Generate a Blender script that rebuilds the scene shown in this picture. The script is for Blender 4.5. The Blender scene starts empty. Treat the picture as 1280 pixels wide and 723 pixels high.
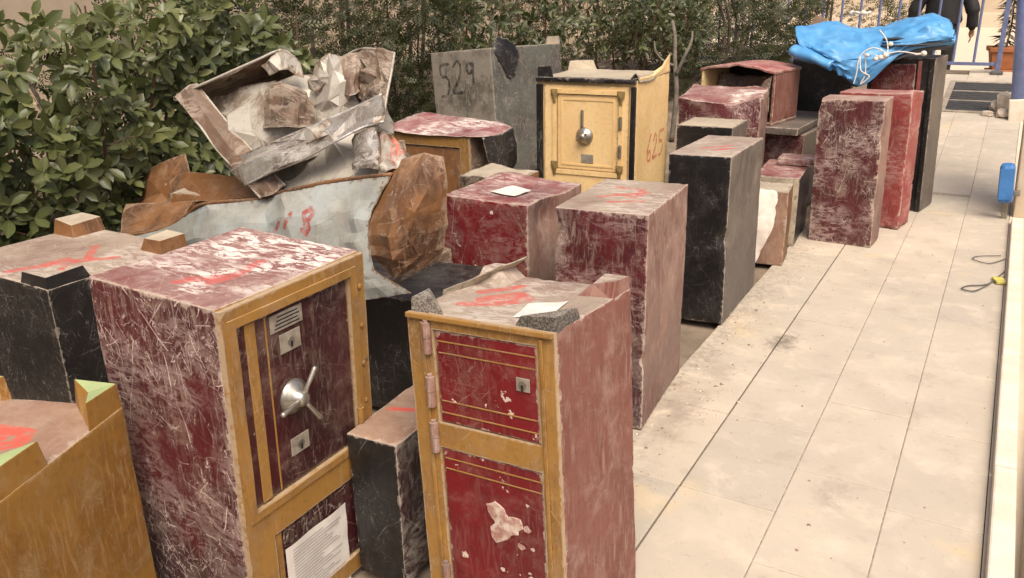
import bpy, bmesh, math, random
import numpy as np
from mathutils import Matrix, Vector
sc = bpy.context.scene
COL = sc.collection
rad = math.radians
# ---------------------------------------------------------------- camera, sky, sun, exposure
cd = bpy.data.cameras.new('camera'); cam = bpy.data.objects.new('camera', cd); COL.objects.link(cam)
cd.sensor_fit = 'HORIZONTAL'; cd.sensor_width = 36; cd.lens = 36*1050/1280; cd.clip_start = .05; cd.clip_end = 400
cam.matrix_world = Matrix(((0.8660162, -0.15336542, 0.47591489, 0), (0.49966153, 0.30126651, -0.81214336, 0),
                           (-0.01882251, 0.94112568, 0.33753248, 1.70), (0, 0, 0, 1)))
sc.camera = cam
SUN_EL, SUN_AZ = 56, 138        # degrees; azimuth clockwise from +Y (light comes from the open right-hand side)
wd = bpy.data.worlds.new('World'); sc.world = wd; wd.use_nodes = True
wn = wd.node_tree; bg = wn.nodes['Background']
sky = wn.nodes.new('ShaderNodeTexSky'); sky.sky_type = 'NISHITA'; sky.sun_disc = False
sky.sun_elevation = rad(SUN_EL); sky.sun_rotation = rad(SUN_AZ); sky.air_density = .6; sky.dust_density = 6; sky.ozone_density = .3
wn.links.new(sky.outputs[0], bg.inputs[0]); bg.inputs[1].default_value = .145
sd = bpy.data.lights.new('sun', 'SUN'); sd.energy = 2.4; sd.angle = rad(38); sd.color = (1, .91, .77)
so = bpy.data.objects.new('sun', sd); COL.objects.link(so)
a, e = rad(SUN_AZ), rad(SUN_EL)
so.rotation_euler = Vector((math.sin(a)*math.cos(e), math.cos(a)*math.cos(e), math.sin(e))).to_track_quat('Z', 'Y').to_euler()
vs = sc.view_settings; vs.view_transform = 'Standard'; vs.look = 'None'; vs.gamma = 1; vs.exposure = 0.42
sc.render.engine = 'CYCLES'; sc.cycles.max_bounces = 5; sc.cycles.diffuse_bounces = 3; sc.cycles.glossy_bounces = 2; sc.cycles.transmission_bounces = 2

# ---------------------------------------------------------------- helpers
def _h(i, j, k, s):
    n = (i*374761393 + j*668265263 + k*2147483647*7 + s*974634777) & 0x7fffffff
    n = ((n ^ (n >> 13))*1274126177) & 0x7fffffff
    return ((n ^ (n >> 16)) & 0xffff)/65535.0
def vnoise(P, scale, seed=0):
    """trilinear value noise in -1..1 for an (n,3) array"""
    Q = np.asarray(P, float)*scale + 1000.
    I = np.floor(Q).astype(np.int64); f = Q - I; f = f*f*(3-2*f)
    out = 0
    for dx in (0, 1):
        for dy in (0, 1):
            for dz in (0, 1):
                w = (f[:, 0] if dx else 1-f[:, 0])*(f[:, 1] if dy else 1-f[:, 1])*(f[:, 2] if dz else 1-f[:, 2])
                out = out + w*_h(I[:, 0]+dx, I[:, 1]+dy, I[:, 2]+dz, seed)
    return out*2-1
def fbm(P, scale, seed=0, o=3):
    return sum(vnoise(P, scale*2**i, seed+i)*.5**i for i in range(o))

def setup(o, parent=None, label=None, cat=None, group=None, kind=None):
    COL.objects.link(o)
    if parent is not None: o.parent = parent
    if label: o['label'] = label
    if cat: o['category'] = cat
    if group: o['group'] = group
    if kind: o['kind'] = kind
    return o
def mesh(name, V, F, mats, uv=None, attrs=None, mi=None, smooth=False):
    me = bpy.data.meshes.new(name)
    V = np.asarray(V, float)
    if isinstance(F, np.ndarray):
        n, k = F.shape
        me.vertices.add(len(V)); me.vertices.foreach_set('co', V.astype(np.float32).ravel())
        me.loops.add(n*k); me.loops.foreach_set('vertex_index', F.astype(np.int32).ravel())
        me.polygons.add(n); me.polygons.foreach_set('loop_start', np.arange(0, n*k, k, dtype=np.int32))
        me.update(calc_edges=True); me.validate()
    else:
        me.from_pydata([tuple(v) for v in V], [], F)
        me.update()
    if not isinstance(mats, (list, tuple)): mats = [mats]
    for m in mats: me.materials.append(M[m] if isinstance(m, str) else m)
    if mi is not None: me.polygons.foreach_set('material_index', np.asarray(mi, dtype=np.int32))
    ul = me.uv_layers.new(name='UVMap')
    if uv is None:
        nl = len(me.loops); li = np.zeros(nl, np.int32); me.loops.foreach_get('vertex_index', li)
        nm = np.zeros(len(me.polygons)*3, np.float32); me.polygons.foreach_get('normal', nm); nm = np.abs(nm.reshape(-1, 3))
        tot = np.zeros(len(me.polygons), np.int32); me.polygons.foreach_get('loop_total', tot)
        ax = np.repeat(nm.argmax(1), tot); co = V[li]
        uv = np.where((ax == 0)[:, None], co[:, [1, 2]], np.where((ax == 1)[:, None], co[:, [0, 2]], co[:, [0, 1]]))
    ul.data.foreach_set('uv', np.asarray(uv, np.float32).ravel())
    for k, v in (attrs or {}).items():
        at = me.attributes.new(k, 'FLOAT', 'POINT'); at.data.foreach_set('value', np.asarray(v, np.float32))
    me.polygons.foreach_set('use_smooth', np.full(len(me.polygons), bool(smooth)))
    return me
def obj(name, V, F, mats, parent=None, loc=None, rot=None, uv=None, attrs=None, mi=None, smooth=False, **kw):
    o = bpy.data.objects.new(name, mesh(name, V, F, mats, uv, attrs, mi, smooth))
    if loc is not None: o.location = loc
    if rot is not None: o.rotation_mode = 'YXZ'; o.rotation_euler = rot
    return setup(o, parent, **kw)
def thing(name, label, cat, loc=(0, 0, 0), yaw=0, rx=0, ry=0, group=None):
    o = bpy.data.objects.new(name, None); o.empty_display_size = .1
    o.location = loc; o.rotation_mode = 'YXZ'; o.rotation_euler = (rad(rx), rad(ry), rad(yaw))
    return setup(o, None, label, cat, group)
def join(parts):
    Vs, Fs, n = [], [], 0
    for V, F in parts:
        Vs += [tuple(v) for v in V]; Fs += [tuple(i+n for i in f) for f in F]; n += len(V)
    return Vs, Fs

def lines(a, b, res, r):
    n = max(1, int(round((b-a-2*r)/res)))
    return np.concatenate([[a, a+.3*r, a+.65*r], np.linspace(a+r, b-r, n+1), [b-.65*r, b-.3*r, b]]) if res < 9 else np.array([a, a+r, b-r, b])
def box_grid(x0, x1, y0, y1, z0, z1, res, r):
    """surface grid of a rounded box: verts, quads, side id per quad, undeformed points"""
    X, Y, Z = lines(x0, x1, res, r), lines(y0, y1, res, r), lines(z0, z1, res, r)
    nx, ny, nz = len(X), len(Y), len(Z)
    S = np.zeros((nx, ny, nz), bool)
    S[0] = S[-1] = True; S[:, 0] = S[:, -1] = True; S[:, :, 0] = S[:, :, -1] = True
    idx = -np.ones((nx, ny, nz), np.int64); idx[S] = np.arange(S.sum())
    ii = np.argwhere(S); P = np.stack([X[ii[:, 0]], Y[ii[:, 1]], Z[ii[:, 2]]], 1)
    Q, side = [], []
    def add(g, flip, s):
        q = np.stack([g[:-1, :-1], g[1:, :-1], g[1:, 1:], g[:-1, 1:]], -1).reshape(-1, 4)
        Q.append(q[:, ::-1] if flip else q); side.append(np.full(len(q), s))
    add(idx[:, 0, :], False, 0)      # front  -Y
    add(idx[-1, :, :], False, 1)     # right  +X
    add(idx[:, -1, :], True, 2)      # back   +Y
    add(idx[0, :, :], True, 3)       # left   -X
    add(idx[:, :, -1], False, 4)     # top
    add(idx[:, :, 0], True, 5)       # bottom
    Q = np.concatenate(Q); side = np.concatenate(side)
    lo, hi = np.array([x0+r, y0+r, z0+r]), np.array([x1-r, y1-r, z1-r])
    C = np.clip(P, lo, hi); D = P-C; L = np.linalg.norm(D, axis=1, keepdims=True)
    return P, C + D/np.maximum(L, 1e-9)*r, D/np.maximum(L, 1e-9), Q, side
AX = {0: (0, 2), 1: (1, 2), 2: (0, 2), 3: (1, 2), 4: (0, 1), 5: (0, 1)}
def segdist(U, pl):
    """distance of 2-D/3-D points U to polyline pl"""
    d = np.full(len(U), 9.)
    pl = np.asarray(pl, float)
    for a, b in zip(pl[:-1], pl[1:]):
        ab = b-a; t = np.clip(((U-a)@ab)/max(ab@ab, 1e-9), 0, 1)
        d = np.minimum(d, np.linalg.norm(U-(a+t[:, None]*ab), axis=1))
    return d
def body(name, parent, w, d, h, mats, res=.02, r=.006, seed=1, warp=.004, nick=.005, dents=(), ink=(), z0=0, x0=None, y0=None, deform=None):
    """dented sheet-metal box; mats: one name or dict side->name; dents: (x,y,z,R,depth,(dir)); ink: (side, polyline, halfwidth)"""
    xa, ya = (-w/2 if x0 is None else x0), (-d/2 if y0 is None else y0)
    P, Vv, N, Q, side = box_grid(xa, xa+w, ya, ya+d, z0, z0+h, res, r)
    e = np.sort(np.stack([np.minimum(P[:, 0]-xa, xa+w-P[:, 0]), np.minimum(P[:, 1]-ya, ya+d-P[:, 1]), np.minimum(P[:, 2]-z0, z0+h-P[:, 2])], 1), axis=1)[:, 1]
    Vv = Vv + N*(fbm(P, 3.5, seed, 2)*warp*.5)[:, None] + N*(fbm(P, 18, seed+9, 2)*warp*.12)[:, None]
    nk = np.clip(1-e/.014, 0, 1)*np.clip(vnoise(P, 36, seed+5)-.2, 0, 1)*np.clip(.6+vnoise(P, 6, seed+6), 0, 1)
    Vv = Vv - N*(nk*nick*2.2)[:, None]
    for (dx, dy, dz, R, dep, dr) in dents:
        g = np.exp(-((P-np.array([dx, dy, dz]))**2).sum(1)/R**2)
        Vv = Vv + np.array(dr)*(g*dep)[:, None]
    if deform: Vv = deform(P, Vv)
    ik = np.full(len(P), .5)
    vs_ = {s: np.unique(Q[side == s]) for s in set(i[0] for i in ink)}
    for s, pl, hw in ink:
        v = vs_[s]; dd = segdist(P[v][:, AX[s]], pl)-hw; ik[v] = np.minimum(ik[v], dd)
    uv = np.zeros((len(Q)*4, 2)); fl = Q.ravel(); sl = np.repeat(side, 4)
    for s, (i, j) in AX.items():
        m = sl == s; uv[m] = P[fl[m]][:, [i, j]] + np.array([s*3.7+seed*.61, s*1.9+seed*.37])
    if isinstance(mats, dict):
        names = list(dict.fromkeys(mats.values())); mi = np.array([names.index(mats.get(s, names[0])) for s in range(6)])[side]
    else: names, mi = [mats], None
    return obj(name, Vv, Q, names, parent, uv=uv, mi=mi, smooth=True,
               attrs={'nedge': np.clip(1-e/.1, 0, 1), 'inkc': np.clip(.5-ik/.1, 0, 1)})
def rbox(x0, x1, y0, y1, z0, z1, r=.003):
    P, V, N, Q, s = box_grid(x0, x1, y0, y1, z0, z1, 99, min(r, (x1-x0)*.3, (y1-y0)*.3, (z1-z0)*.3))
    return V, [tuple(q) for q in Q]
def fmap(face, w, d, h=0):
    if face == 'F': return lambda u0, u1, v0, v1, o0, o1: (u0, u1, -d/2-o1, -d/2-o0, v0, v1)
    if face == 'R': return lambda u0, u1, v0, v1, o0, o1: (w/2+o0, w/2+o1, u0, u1, v0, v1)
    if face == 'T': return lambda u0, u1, v0, v1, o0, o1: (u0, u1, v0, v1, h+o0, h+o1)
def fpt(face, w, d, u, v, o):
    return (u, -d/2-o, v) if face == 'F' else (w/2+o, u, v)
def fbox(name, parent, fm, u0, u1, v0, v1, o0, o1, mat, r=.003, **kw):
    V, F = rbox(*fm(u0, u1, v0, v1, o0, o1), r)
    return obj(name, V, F, mat, parent, **kw)
def frame(name, parent, face, w, d, rect, holes, o0, o1, mat, res=.016, seed=0, wear=True):
    """plate with rectangular holes lying on a face; finely gridded so that its edges wear"""
    u0, u1, v0, v1 = rect
    cu = sorted(set([u0, u1]+[x for hl in holes for x in hl[:2]])); cv = sorted(set([v0, v1]+[x for hl in holes for x in hl[2:]]))
    fine = lambda c: np.concatenate([np.linspace(p, q, max(1, int((q-p)/res))+1)[:-1] for p, q in zip(c[:-1], c[1:])]+[[c[-1]]])
    U, Vv = fine(cu), fine(cv)
    solid = np.ones((len(U)-1, len(Vv)-1), bool)
    for i in range(len(U)-1):
        for j in range(len(Vv)-1):
            a, b = (U[i]+U[i+1])/2, (Vv[j]+Vv[j+1])/2
            if any(h[0] < a < h[1] and h[2] < b < h[3] for h in holes): solid[i, j] = False
    vid, V, E, F = {}, [], [], []
    def vert(i, j, k):
        if (i, j, k) not in vid:
            vid[(i, j, k)] = len(V); o = o1 if k else o0
            o = o + (.0012*math.sin(U[i]*31+seed)*math.sin(Vv[j]*23+seed*2) if k else 0)
            V.append(fpt(face, w, d, U[i], Vv[j], o))
            de = min([abs(U[i]-u0), abs(U[i]-u1), abs(Vv[j]-v0), abs(Vv[j]-v1)]+[max(abs(max(h[0]-U[i], U[i]-h[1], 0)), abs(max(h[2]-Vv[j], Vv[j]-h[3], 0))) for h in holes])
            E.append(max(0, 1-de/.1))
        return vid[(i, j, k)]
    s = lambda i, j: 0 <= i < len(U)-1 and 0 <= j < len(Vv)-1 and solid[i, j]
    for i in range(len(U)-1):
        for j in range(len(Vv)-1):
            if not solid[i, j]: continue
            F.append((vert(i, j, 1), vert(i+1, j, 1), vert(i+1, j+1, 1), vert(i, j+1, 1)))
            if not s(i-1, j): F.append((vert(i, j, 0), vert(i, j, 1), vert(i, j+1, 1), vert(i, j+1, 0)))
            if not s(i+1, j): F.append((vert(i+1, j, 1), vert(i+1, j, 0), vert(i+1, j+1, 0), vert(i+1, j+1, 1)))
            if not s(i, j-1): F.append((vert(i, j, 0), vert(i+1, j, 0), vert(i+1, j, 1), vert(i, j, 1)))
            if not s(i, j+1): F.append((vert(i, j+1, 1), vert(i+1, j+1, 1), vert(i+1, j+1, 0), vert(i, j+1, 0)))
    return obj(name, V, F, mat, parent, attrs={'nedge': E} if wear else None)
def panel(name, parent, face, w, d, u0, u1, v0, v1, o0, o1, mat, res=.02, seed=3, warp=.002, r=.004):
    """one gridded rounded plate (door leaf) on a face"""
    fm = fmap(face, w, d); x0, x1, y0, y1, z0, z1 = fm(u0, u1, v0, v1, o0, o1)
    return body(name, parent, x1-x0, y1-y0, z1-z0, mat, res=res, r=r, seed=seed, warp=warp, nick=.0015, x0=x0, y0=y0, z0=z0)
def tube(pts, r, seg=8, caps=True):
    pts = [Vector(p) for p in pts]; n = len(pts); V, F = [], []
    rr = r if isinstance(r, (list, tuple)) else [r]*n
    up = None
    for i, p in enumerate(pts):
        t = (pts[min(i+1, n-1)]-pts[max(i-1, 0)]).normalized()
        if up is None: up = Vector((0, 0, 1)) if abs(t.z) < .9 else Vector((1, 0, 0))
        sd_ = t.cross(up).normalized(); up = sd_.cross(t).normalized()
        for k in range(seg):
            an = 2*math.pi*k/seg; V.append(tuple(p+(sd_*math.cos(an)+up*math.sin(an))*rr[i]))
    for i in range(n-1):
        for k in range(seg):
            a0, b0 = i*seg+k, i*seg+(k+1) % seg
            F.append((a0, b0, b0+seg, a0+seg))
    if caps: F.append(tuple(range(seg))[::-1]); F.append(tuple(range((n-1)*seg, n*seg)))
    return V, F
def lathe(prof, seg=24, c=(0, 0, 0), axis='z'):
    V, F = [], []
    for r, z in prof:
        for k in range(seg):
            an = 2*math.pi*k/seg; x, y = r*math.cos(an), r*math.sin(an)
            p = {'z': (x, y, z), 'y': (x, -z, y), 'x': (z, x, y)}[axis]
            V.append((p[0]+c[0], p[1]+c[1], p[2]+c[2]))
    for i in range(len(prof)-1):
        for k in range(seg):
            a0, b0 = i*seg+k, i*seg+(k+1) % seg
            F.append((a0, b0, b0+seg, a0+seg))
    F.append(tuple(range(seg))[::-1]); F.append(tuple(range((len(prof)-1)*seg, len(prof)*seg)))
    return V, F
def spline(pts, n=8):
    pts = [np.array(p, float) for p in pts]; out = []
    for i in range(len(pts)-1):
        p0, p1, p2, p3 = pts[max(i-1, 0)], pts[i], pts[i+1], pts[min(i+2, len(pts)-1)]
        for k in range(n):
            t = k/n
            out.append(.5*((2*p1)+(-p0+p2)*t+(2*p0-5*p1+4*p2-p3)*t*t+(-p0+3*p1-3*p2+p3)*t**3))
    return [tuple(p) for p in out]+[tuple(pts[-1])]
def sheet(name, ctrl, mat, parent=None, sub=9, amp=.012, thick=.004, seed=0, smoothness=.5, inks=(), freq=9, facet=0., ragged=.003, flat=False, **kw):
    """bent, creased sheet metal through a grid of control points, with real thickness"""
    G = np.array(ctrl, float); R, Cc, _ = G.shape
    def interp(A, n):
        out = []
        for i in range(len(A)-1):
            p0, p1, p2, p3 = A[max(i-1, 0)], A[i], A[i+1], A[min(i+2, len(A)-1)]
            for k in range(n):
                t = k/n; lin = p1+(p2-p1)*t
                cr = .5*((2*p1)+(-p0+p2)*t+(2*p0-5*p1+4*p2-p3)*t*t+(-p0+3*p1-3*p2+p3)*t**3)
                out.append(lin*(1-smoothness)+cr*smoothness)
        out.append(A[-1]); return np.array(out)
    c_ = 2 if (flat and facet > 0 and not inks) else 3
    G = interp(G, c_); G = interp(G.transpose(1, 0, 2), c_).transpose(1, 0, 2)      # coarse facets
    if facet > 0:
        rs = np.random.RandomState(seed+17); du = np.gradient(G, axis=1); dv = np.gradient(G, axis=0); Nn = np.cross(du, dv); Nn /= np.linalg.norm(Nn, axis=2, keepdims=True)+1e-9
        msk = np.ones(G.shape[:2]); msk[0] = msk[-1] = .5; msk[:, 0] *= .5; msk[:, -1] *= .5
        k = (rs.normal(0, 1, G.shape[:2])*(rs.rand(*G.shape[:2]) < .6))*msk
        cell = .34*np.minimum(np.linalg.norm(du, axis=2), np.linalg.norm(dv, axis=2)); G = G+Nn*(k*np.minimum(facet, cell))[..., None]+(du*rs.uniform(-.3, .3, G.shape[:2])[..., None]+dv*rs.uniform(-.3, .3, G.shape[:2])[..., None])*(msk >= 1)[..., None]
    smoothness = .15 if facet > 0 else smoothness
    s2_ = max(2, sub//3)
    if not (flat and facet > 0 and not inks): G = interp(G, s2_); G = interp(G.transpose(1, 0, 2), s2_).transpose(1, 0, 2)
    nr, nc, _ = G.shape
    du = np.gradient(G, axis=1); dv = np.gradient(G, axis=0); N = np.cross(du, dv); N /= np.linalg.norm(N, axis=2, keepdims=True)+1e-9
    P = G.reshape(-1, 3)
    crease = (1-2*np.abs(vnoise(P, freq, seed)))*.6+(1-2*np.abs(vnoise(P, freq*2.3, seed+3)))*.3+vnoise(P, freq*.5, seed+7)*.8
    P = P+N.reshape(-1, 3)*(crease*amp)[:, None]
    bi, bj = np.meshgrid(np.arange(nr), np.arange(nc), indexing='ij')
    bd = np.minimum(np.minimum(bi, nr-1-bi), np.minimum(bj, nc-1-bj)).ravel()
    rag = np.clip(1-bd/1.5, 0, 1); P = P + np.stack([vnoise(P, 30, seed+i) for i in (11, 12, 13)], 1)*(rag*max(amp*.5, ragged))[:, None]
    P2 = P-N.reshape(-1, 3)*thick
    ix = np.arange(nr*nc).reshape(nr, nc)
    q = np.stack([ix[:-1, :-1], ix[:-1, 1:], ix[1:, 1:], ix[1:, :-1]], -1).reshape(-1, 4)
    n = nr*nc; rim = np.concatenate([ix[0, :], ix[1:, -1], ix[-1, -2::-1], ix[-2:0:-1, 0]]); rn = np.roll(rim, -1)
    Q = np.concatenate([q, q[:, ::-1]+n, np.stack([rim, rim+n, rn+n, rn], 1)])
    ik = np.full(n, .5)
    for pl, hw in inks: ik = np.minimum(ik, segdist(P[:, [0, 2]], [(q_[0], q_[-1]) for q_ in pl])-hw)
    L = np.linalg.norm(G[0, -1]-G[0, 0]), np.linalg.norm(G[-1, 0]-G[0, 0])
    tu, tv = (bj/(nc-1)*L[0]).ravel(), (bi/(nr-1)*L[1]).ravel()
    UVv = np.tile(np.stack([tu, tv], 1), (2, 1))+seed*.7
    ed = np.clip(1-bd*np.mean(L)/max(nr, nc)/.1, 0, 1)
    return obj(name, np.concatenate([P, P2]), Q, mat, parent, uv=UVv[Q.ravel()], smooth=not flat,
               attrs={'nedge': np.tile(ed, 2), 'inkc': np.tile(np.clip(.5-ik/.1, 0, 1), 2)}, **kw)

# ---------------------------------------------------------------- materials
M = {}
class NG:
    def __init__(s, tree): s.t = tree
    def n(s, typ, ins=None, **props):
        nd = s.t.nodes.new('ShaderNode'+typ)
        for k, v in props.items(): setattr(nd, k, v)
        for k, v in (ins or {}).items():
            i = nd.inputs[k]
            if hasattr(v, 'is_output') or isinstance(v, bpy.types.NodeSocket): s.t.links.new(v, i)
            else: i.default_value = v
        return nd
    def math(s, op, a, b=0, c=0, clamp=False):
        nd = s.n('Math', {0: a, 1: b, 2: c}, operation=op, use_clamp=clamp); return nd.outputs[0]
    def vmath(s, op, a, b=(0, 0, 0)):
        nd = s.n('VectorMath', {0: a, 1: b}, operation=op); return nd.outputs[0]
    def noise(s, vec, scale, detail=4, rough=.55, dist=0, w2=False):
        nd = s.n('TexNoise', {'Vector': vec, 'Scale': scale, 'Detail': detail, 'Roughness': rough, 'Distortion': dist})
        return nd.outputs[0], nd.outputs[1]
    def ss(s, x, a, b, to0=0., to1=1.):
        nd = s.n('MapRange', {0: x, 1: a, 2: b, 3: to0, 4: to1}, interpolation_type='SMOOTHSTEP'); return nd.outputs[0]
    def mix(s, f, a, b, blend='MIX'):
        nd = s.n('Mix', {0: f}, data_type='RGBA', blend_type=blend)
        for i, v in ((6, a), (7, b)):
            if isinstance(v, bpy.types.NodeSocket): s.t.links.new(v, nd.inputs[i])
            else: nd.inputs[i].default_value = (*v[:3], 1)
        return nd.outputs[2]
def newmat(name):
    m = bpy.data.materials.new(name); m.use_nodes = True; M[name] = m
    g = NG(m.node_tree); return m, g, m.node_tree.nodes['Principled BSDF']
def scratch_group():
    t = bpy.data.node_groups.new('scratches', 'ShaderNodeTree')
    for nm, ty in (('Vector', 'NodeSocketVector'), ('Scale', 'NodeSocketFloat'), ('Width', 'NodeSocketFloat'), ('Density', 'NodeSocketFloat'), ('Angle', 'NodeSocketFloat'), ('Spread', 'NodeSocketFloat')):
        t.interface.new_socket(nm, in_out='INPUT', socket_type=ty)
    t.interface.new_socket('Fac', in_out='OUTPUT', socket_type='NodeSocketFloat')
    gi, go = t.nodes.new('NodeGroupInput'), t.nodes.new('NodeGroupOutput'); g = NG(t)
    v = g.n('VectorMath', {0: gi.outputs['Vector'], 3: gi.outputs['Scale']}, operation='SCALE').outputs[0]
    nz = g.n('TexNoise', {'Vector': v, 'Scale': 1.1, 'Detail': 1}).outputs[1]
    v = g.vmath('ADD', v, g.vmath('SCALE', g.vmath('SUBTRACT', nz, (.5, .5, .5))))
    for nd in t.nodes:
        if nd.type == 'VECT_MATH' and nd.operation == 'SCALE' and not nd.inputs[3].is_linked: nd.inputs[3].default_value = .28
    vo = g.n('TexVoronoi', {'Vector': v, 'Scale': 1., 'Randomness': 1.}, voronoi_dimensions='2D', feature='F1')
    d = g.vmath('SUBTRACT', v, vo.outputs['Position'])
    cs = g.n('SeparateColor', {0: vo.outputs['Color']})
    ang = g.math('MULTIPLY_ADD', g.math('SUBTRACT', cs.outputs[0], .5), gi.outputs['Spread'], gi.outputs['Angle'])
    rt = g.n('VectorRotate', {'Vector': d, 'Angle': ang}, rotation_type='Z_AXIS').outputs[0]
    xy = g.n('SeparateXYZ', {0: rt})
    wv = g.math('MULTIPLY', gi.outputs['Width'], g.math('MULTIPLY_ADD', g.math('POWER', cs.outputs[2], 4.), 1.5, .25))
    ln = g.n('MapRange', {0: g.math('ABSOLUTE', xy.outputs[1]), 1: wv, 2: 0., 3: 0., 4: 1.}).outputs[0]
    xe = g.ss(g.math('ABSOLUTE', xy.outputs[0]), .85, .35)
    on = g.math('LESS_THAN', cs.outputs[1], gi.outputs['Density'])
    nz2 = g.n('TexNoise', {'Vector': v, 'Scale': 5., 'Detail': 2}).outputs[0]
    f = g.math('MULTIPLY', g.math('MULTIPLY', ln, xe), g.math('MULTIPLY', on, g.ss(nz2, .3, .5)))
    t.links.new(f, go.inputs[0]); return t
SCR = scratch_group()
def scr(g, vec, scale, width, dens, ang=0., spread=6.28):
    nd = g.n('Group'); nd.node_tree = SCR
    g.t.links.new(vec, nd.inputs[0])
    for i, v in enumerate((scale, width*scale, dens, ang, spread)): nd.inputs[i+1].default_value = v
    return nd.outputs[0]
def paint(name, base, base2=None, dust=(.52, .40, .30), dust_amt=.35, top=.6, scratch=.7, scr_col=(.66, .54, .44), edge=.012,
          edge_col=(.50, .40, .32), chips=0., chip_col=(.72, .62, .52), rough=.42, ink=(.50, .05, .04), metal=0., bump=.25, fine=1., low=0., low_col=(.05, .04, .04), ang=1.2, powder_glint=0., powder_glint_col=(.70, .62, .55), mixr=(.38, .66)):
    m, g, b = newmat(name)
    uv = g.n('UVMap').outputs[0]
    oi = g.n('ObjectInfo').outputs['Random']
    off = g.n('CombineXYZ', {0: g.math('MULTIPLY', oi, 17.), 1: g.math('MULTIPLY', oi, 31.), 2: 0.}).outputs[0]
    oc = g.vmath('ADD', g.n('TexCoord').outputs['Object'], off)
    uvo = g.vmath('ADD', uv, off)
    base2 = base2 or tuple(c*.55 for c in base)
    n1, c1 = g.noise(oc, 3.2, 5, .6)
    n2, c2 = g.noise(oc, 7.5, 7, .74, .3)
    n3, _ = g.noise(oc, 42., 4, .6)
    n4, _ = g.noise(g.vmath('MULTIPLY', uvo, (60., 9., 1.)), 1., 5, .68, .9)
    col = g.mix(g.ss(g.math('MULTIPLY_ADD', n1, .5, g.math('MULTIPLY', n2, .5)) if mixr[1]-mixr[0] < .15 else n1, mixr[0], mixr[1]), base, base2)
    col = g.mix(g.math('MULTIPLY', g.ss(n3, .5, .75), .35), col, tuple(c*.45 for c in base))
    # settled / rubbed-in dust
    nz = g.n('SeparateXYZ', {0: g.n('NewGeometry').outputs['Normal']}).outputs[2]
    up = g.ss(nz, .55, .9)
    d1 = g.math('MULTIPLY', g.ss(n2, .48, .68), dust_amt)
    d2 = g.math('MULTIPLY', g.math('MULTIPLY', g.ss(n4, .48, .66), g.ss(n1, .35, .6)), dust_amt*1.1)
    d3 = g.math('MULTIPLY', up, g.ss(n2, .38, .60, top*.15, top))
    df = g.math('MAXIMUM', g.math('MAXIMUM', d1, d2), d3)
    col = g.mix(df, col, g.mix(n3, dust, tuple(c*.72 for c in dust)))
    if powder_glint > 0:
        np_, _ = g.noise(g.vmath('ADD', oc, (4., 9., 2.)), 3.6, 3, .5); ns_, _ = g.noise(g.vmath('MULTIPLY', uvo, (14., 40., 1.)), 1., 6, .76, .9)
        pf = g.math('MULTIPLY', g.math('MULTIPLY', g.ss(np_, .44, .60), g.ss(ns_, .46, .55)), powder_glint)
        col = g.mix(pf, col, powder_glint_col)  # white powder streaks; on the shiny sheet they act as painted highlight
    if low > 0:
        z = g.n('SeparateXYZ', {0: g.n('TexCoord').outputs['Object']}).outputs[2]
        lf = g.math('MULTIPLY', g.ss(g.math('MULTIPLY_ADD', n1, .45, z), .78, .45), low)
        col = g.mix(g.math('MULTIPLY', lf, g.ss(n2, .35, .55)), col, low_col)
    # scratches: long slanted ones, random short ones, hairlines, and an irregular flaky web
    s1 = scr(g, uvo, 4., .0024*fine, .85, ang, 1.5) if scratch >= .5 else None
    s2 = scr(g, g.vmath('ADD', uvo, (3.3, 1.7, 0)), 9., .0020*fine, .8, 0., 6.28)
    s3 = scr(g, g.vmath('ADD', uvo, (7.1, 4.2, 0)), 21., .0015*fine, .75, ang+.5, 4.)
    s4 = scr(g, g.vmath('ADD', uvo, (1.1, 8.2, 0)), 13., .0018*fine, .75, ang-.3, 2.4)
    s5 = s3 if scratch < .9 else scr(g, g.vmath('ADD', uvo, (9.1, 6.2, 0)), 33., .0011*fine, .85, ang, 2.)
    s3 = g.math('MAXIMUM', s3, s5) if scratch >= .9 else s3
    nw, _ = g.noise(g.vmath('ADD', g.vmath('MULTIPLY', uvo, (1.25, .8, 1.)), (5., 2., 0)), 10./fine**.5, 5, .62, .9)
    web = g.math('MULTIPLY', g.ss(g.math('ABSOLUTE', g.math('SUBTRACT', nw, .5)), .014*fine, .002), g.ss(n3, .42, .6))
    patch = g.ss(g.math('MULTIPLY_ADD', oi, .10, g.math('MULTIPLY_ADD', n1, .5, g.math('MULTIPLY', n2, .5))), .50, .60)
    sf = g.math('MAXIMUM', g.math('MAXIMUM', s1, s4) if s1 else s4, g.math('MAXIMUM', s2, s3))
    sf = g.math('MAXIMUM', g.math('MULTIPLY', sf, g.math('MULTIPLY_ADD', patch, .8, .2)), g.math('MULTIPLY', web, g.math('MULTIPLY_ADD', patch, .75, .1)))
    sf = g.math('MULTIPLY', sf, g.math('MULTIPLY_ADD', oi, scratch*.5, scratch*.7), clamp=True)
    col = g.mix(sf, col, g.mix(n3, scr_col, tuple(c*.8 for c in scr_col)))
    # chipped paint
    chf = None
    if chips > 0:
        n5, _ = g.noise(oc, 13., 5, .62)
        n6, _ = g.noise(oc, 60., 3, .6)
        chf = g.math('MAXIMUM', g.ss(n5, .74-chips*.16, .755-chips*.16), g.ss(n6, .80-chips*.12, .82-chips*.12))
        col = g.mix(chf, col, g.mix(n3, chip_col, tuple(c*.7 for c in chip_col)))
    # worn edges
    ea = g.n('Attribute', attribute_name='nedge').outputs['Fac']
    ed = g.math('MULTIPLY', g.math('SUBTRACT', 1., ea), .1)
    n7, _ = g.noise(oc, 28., 6, .7)
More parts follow.
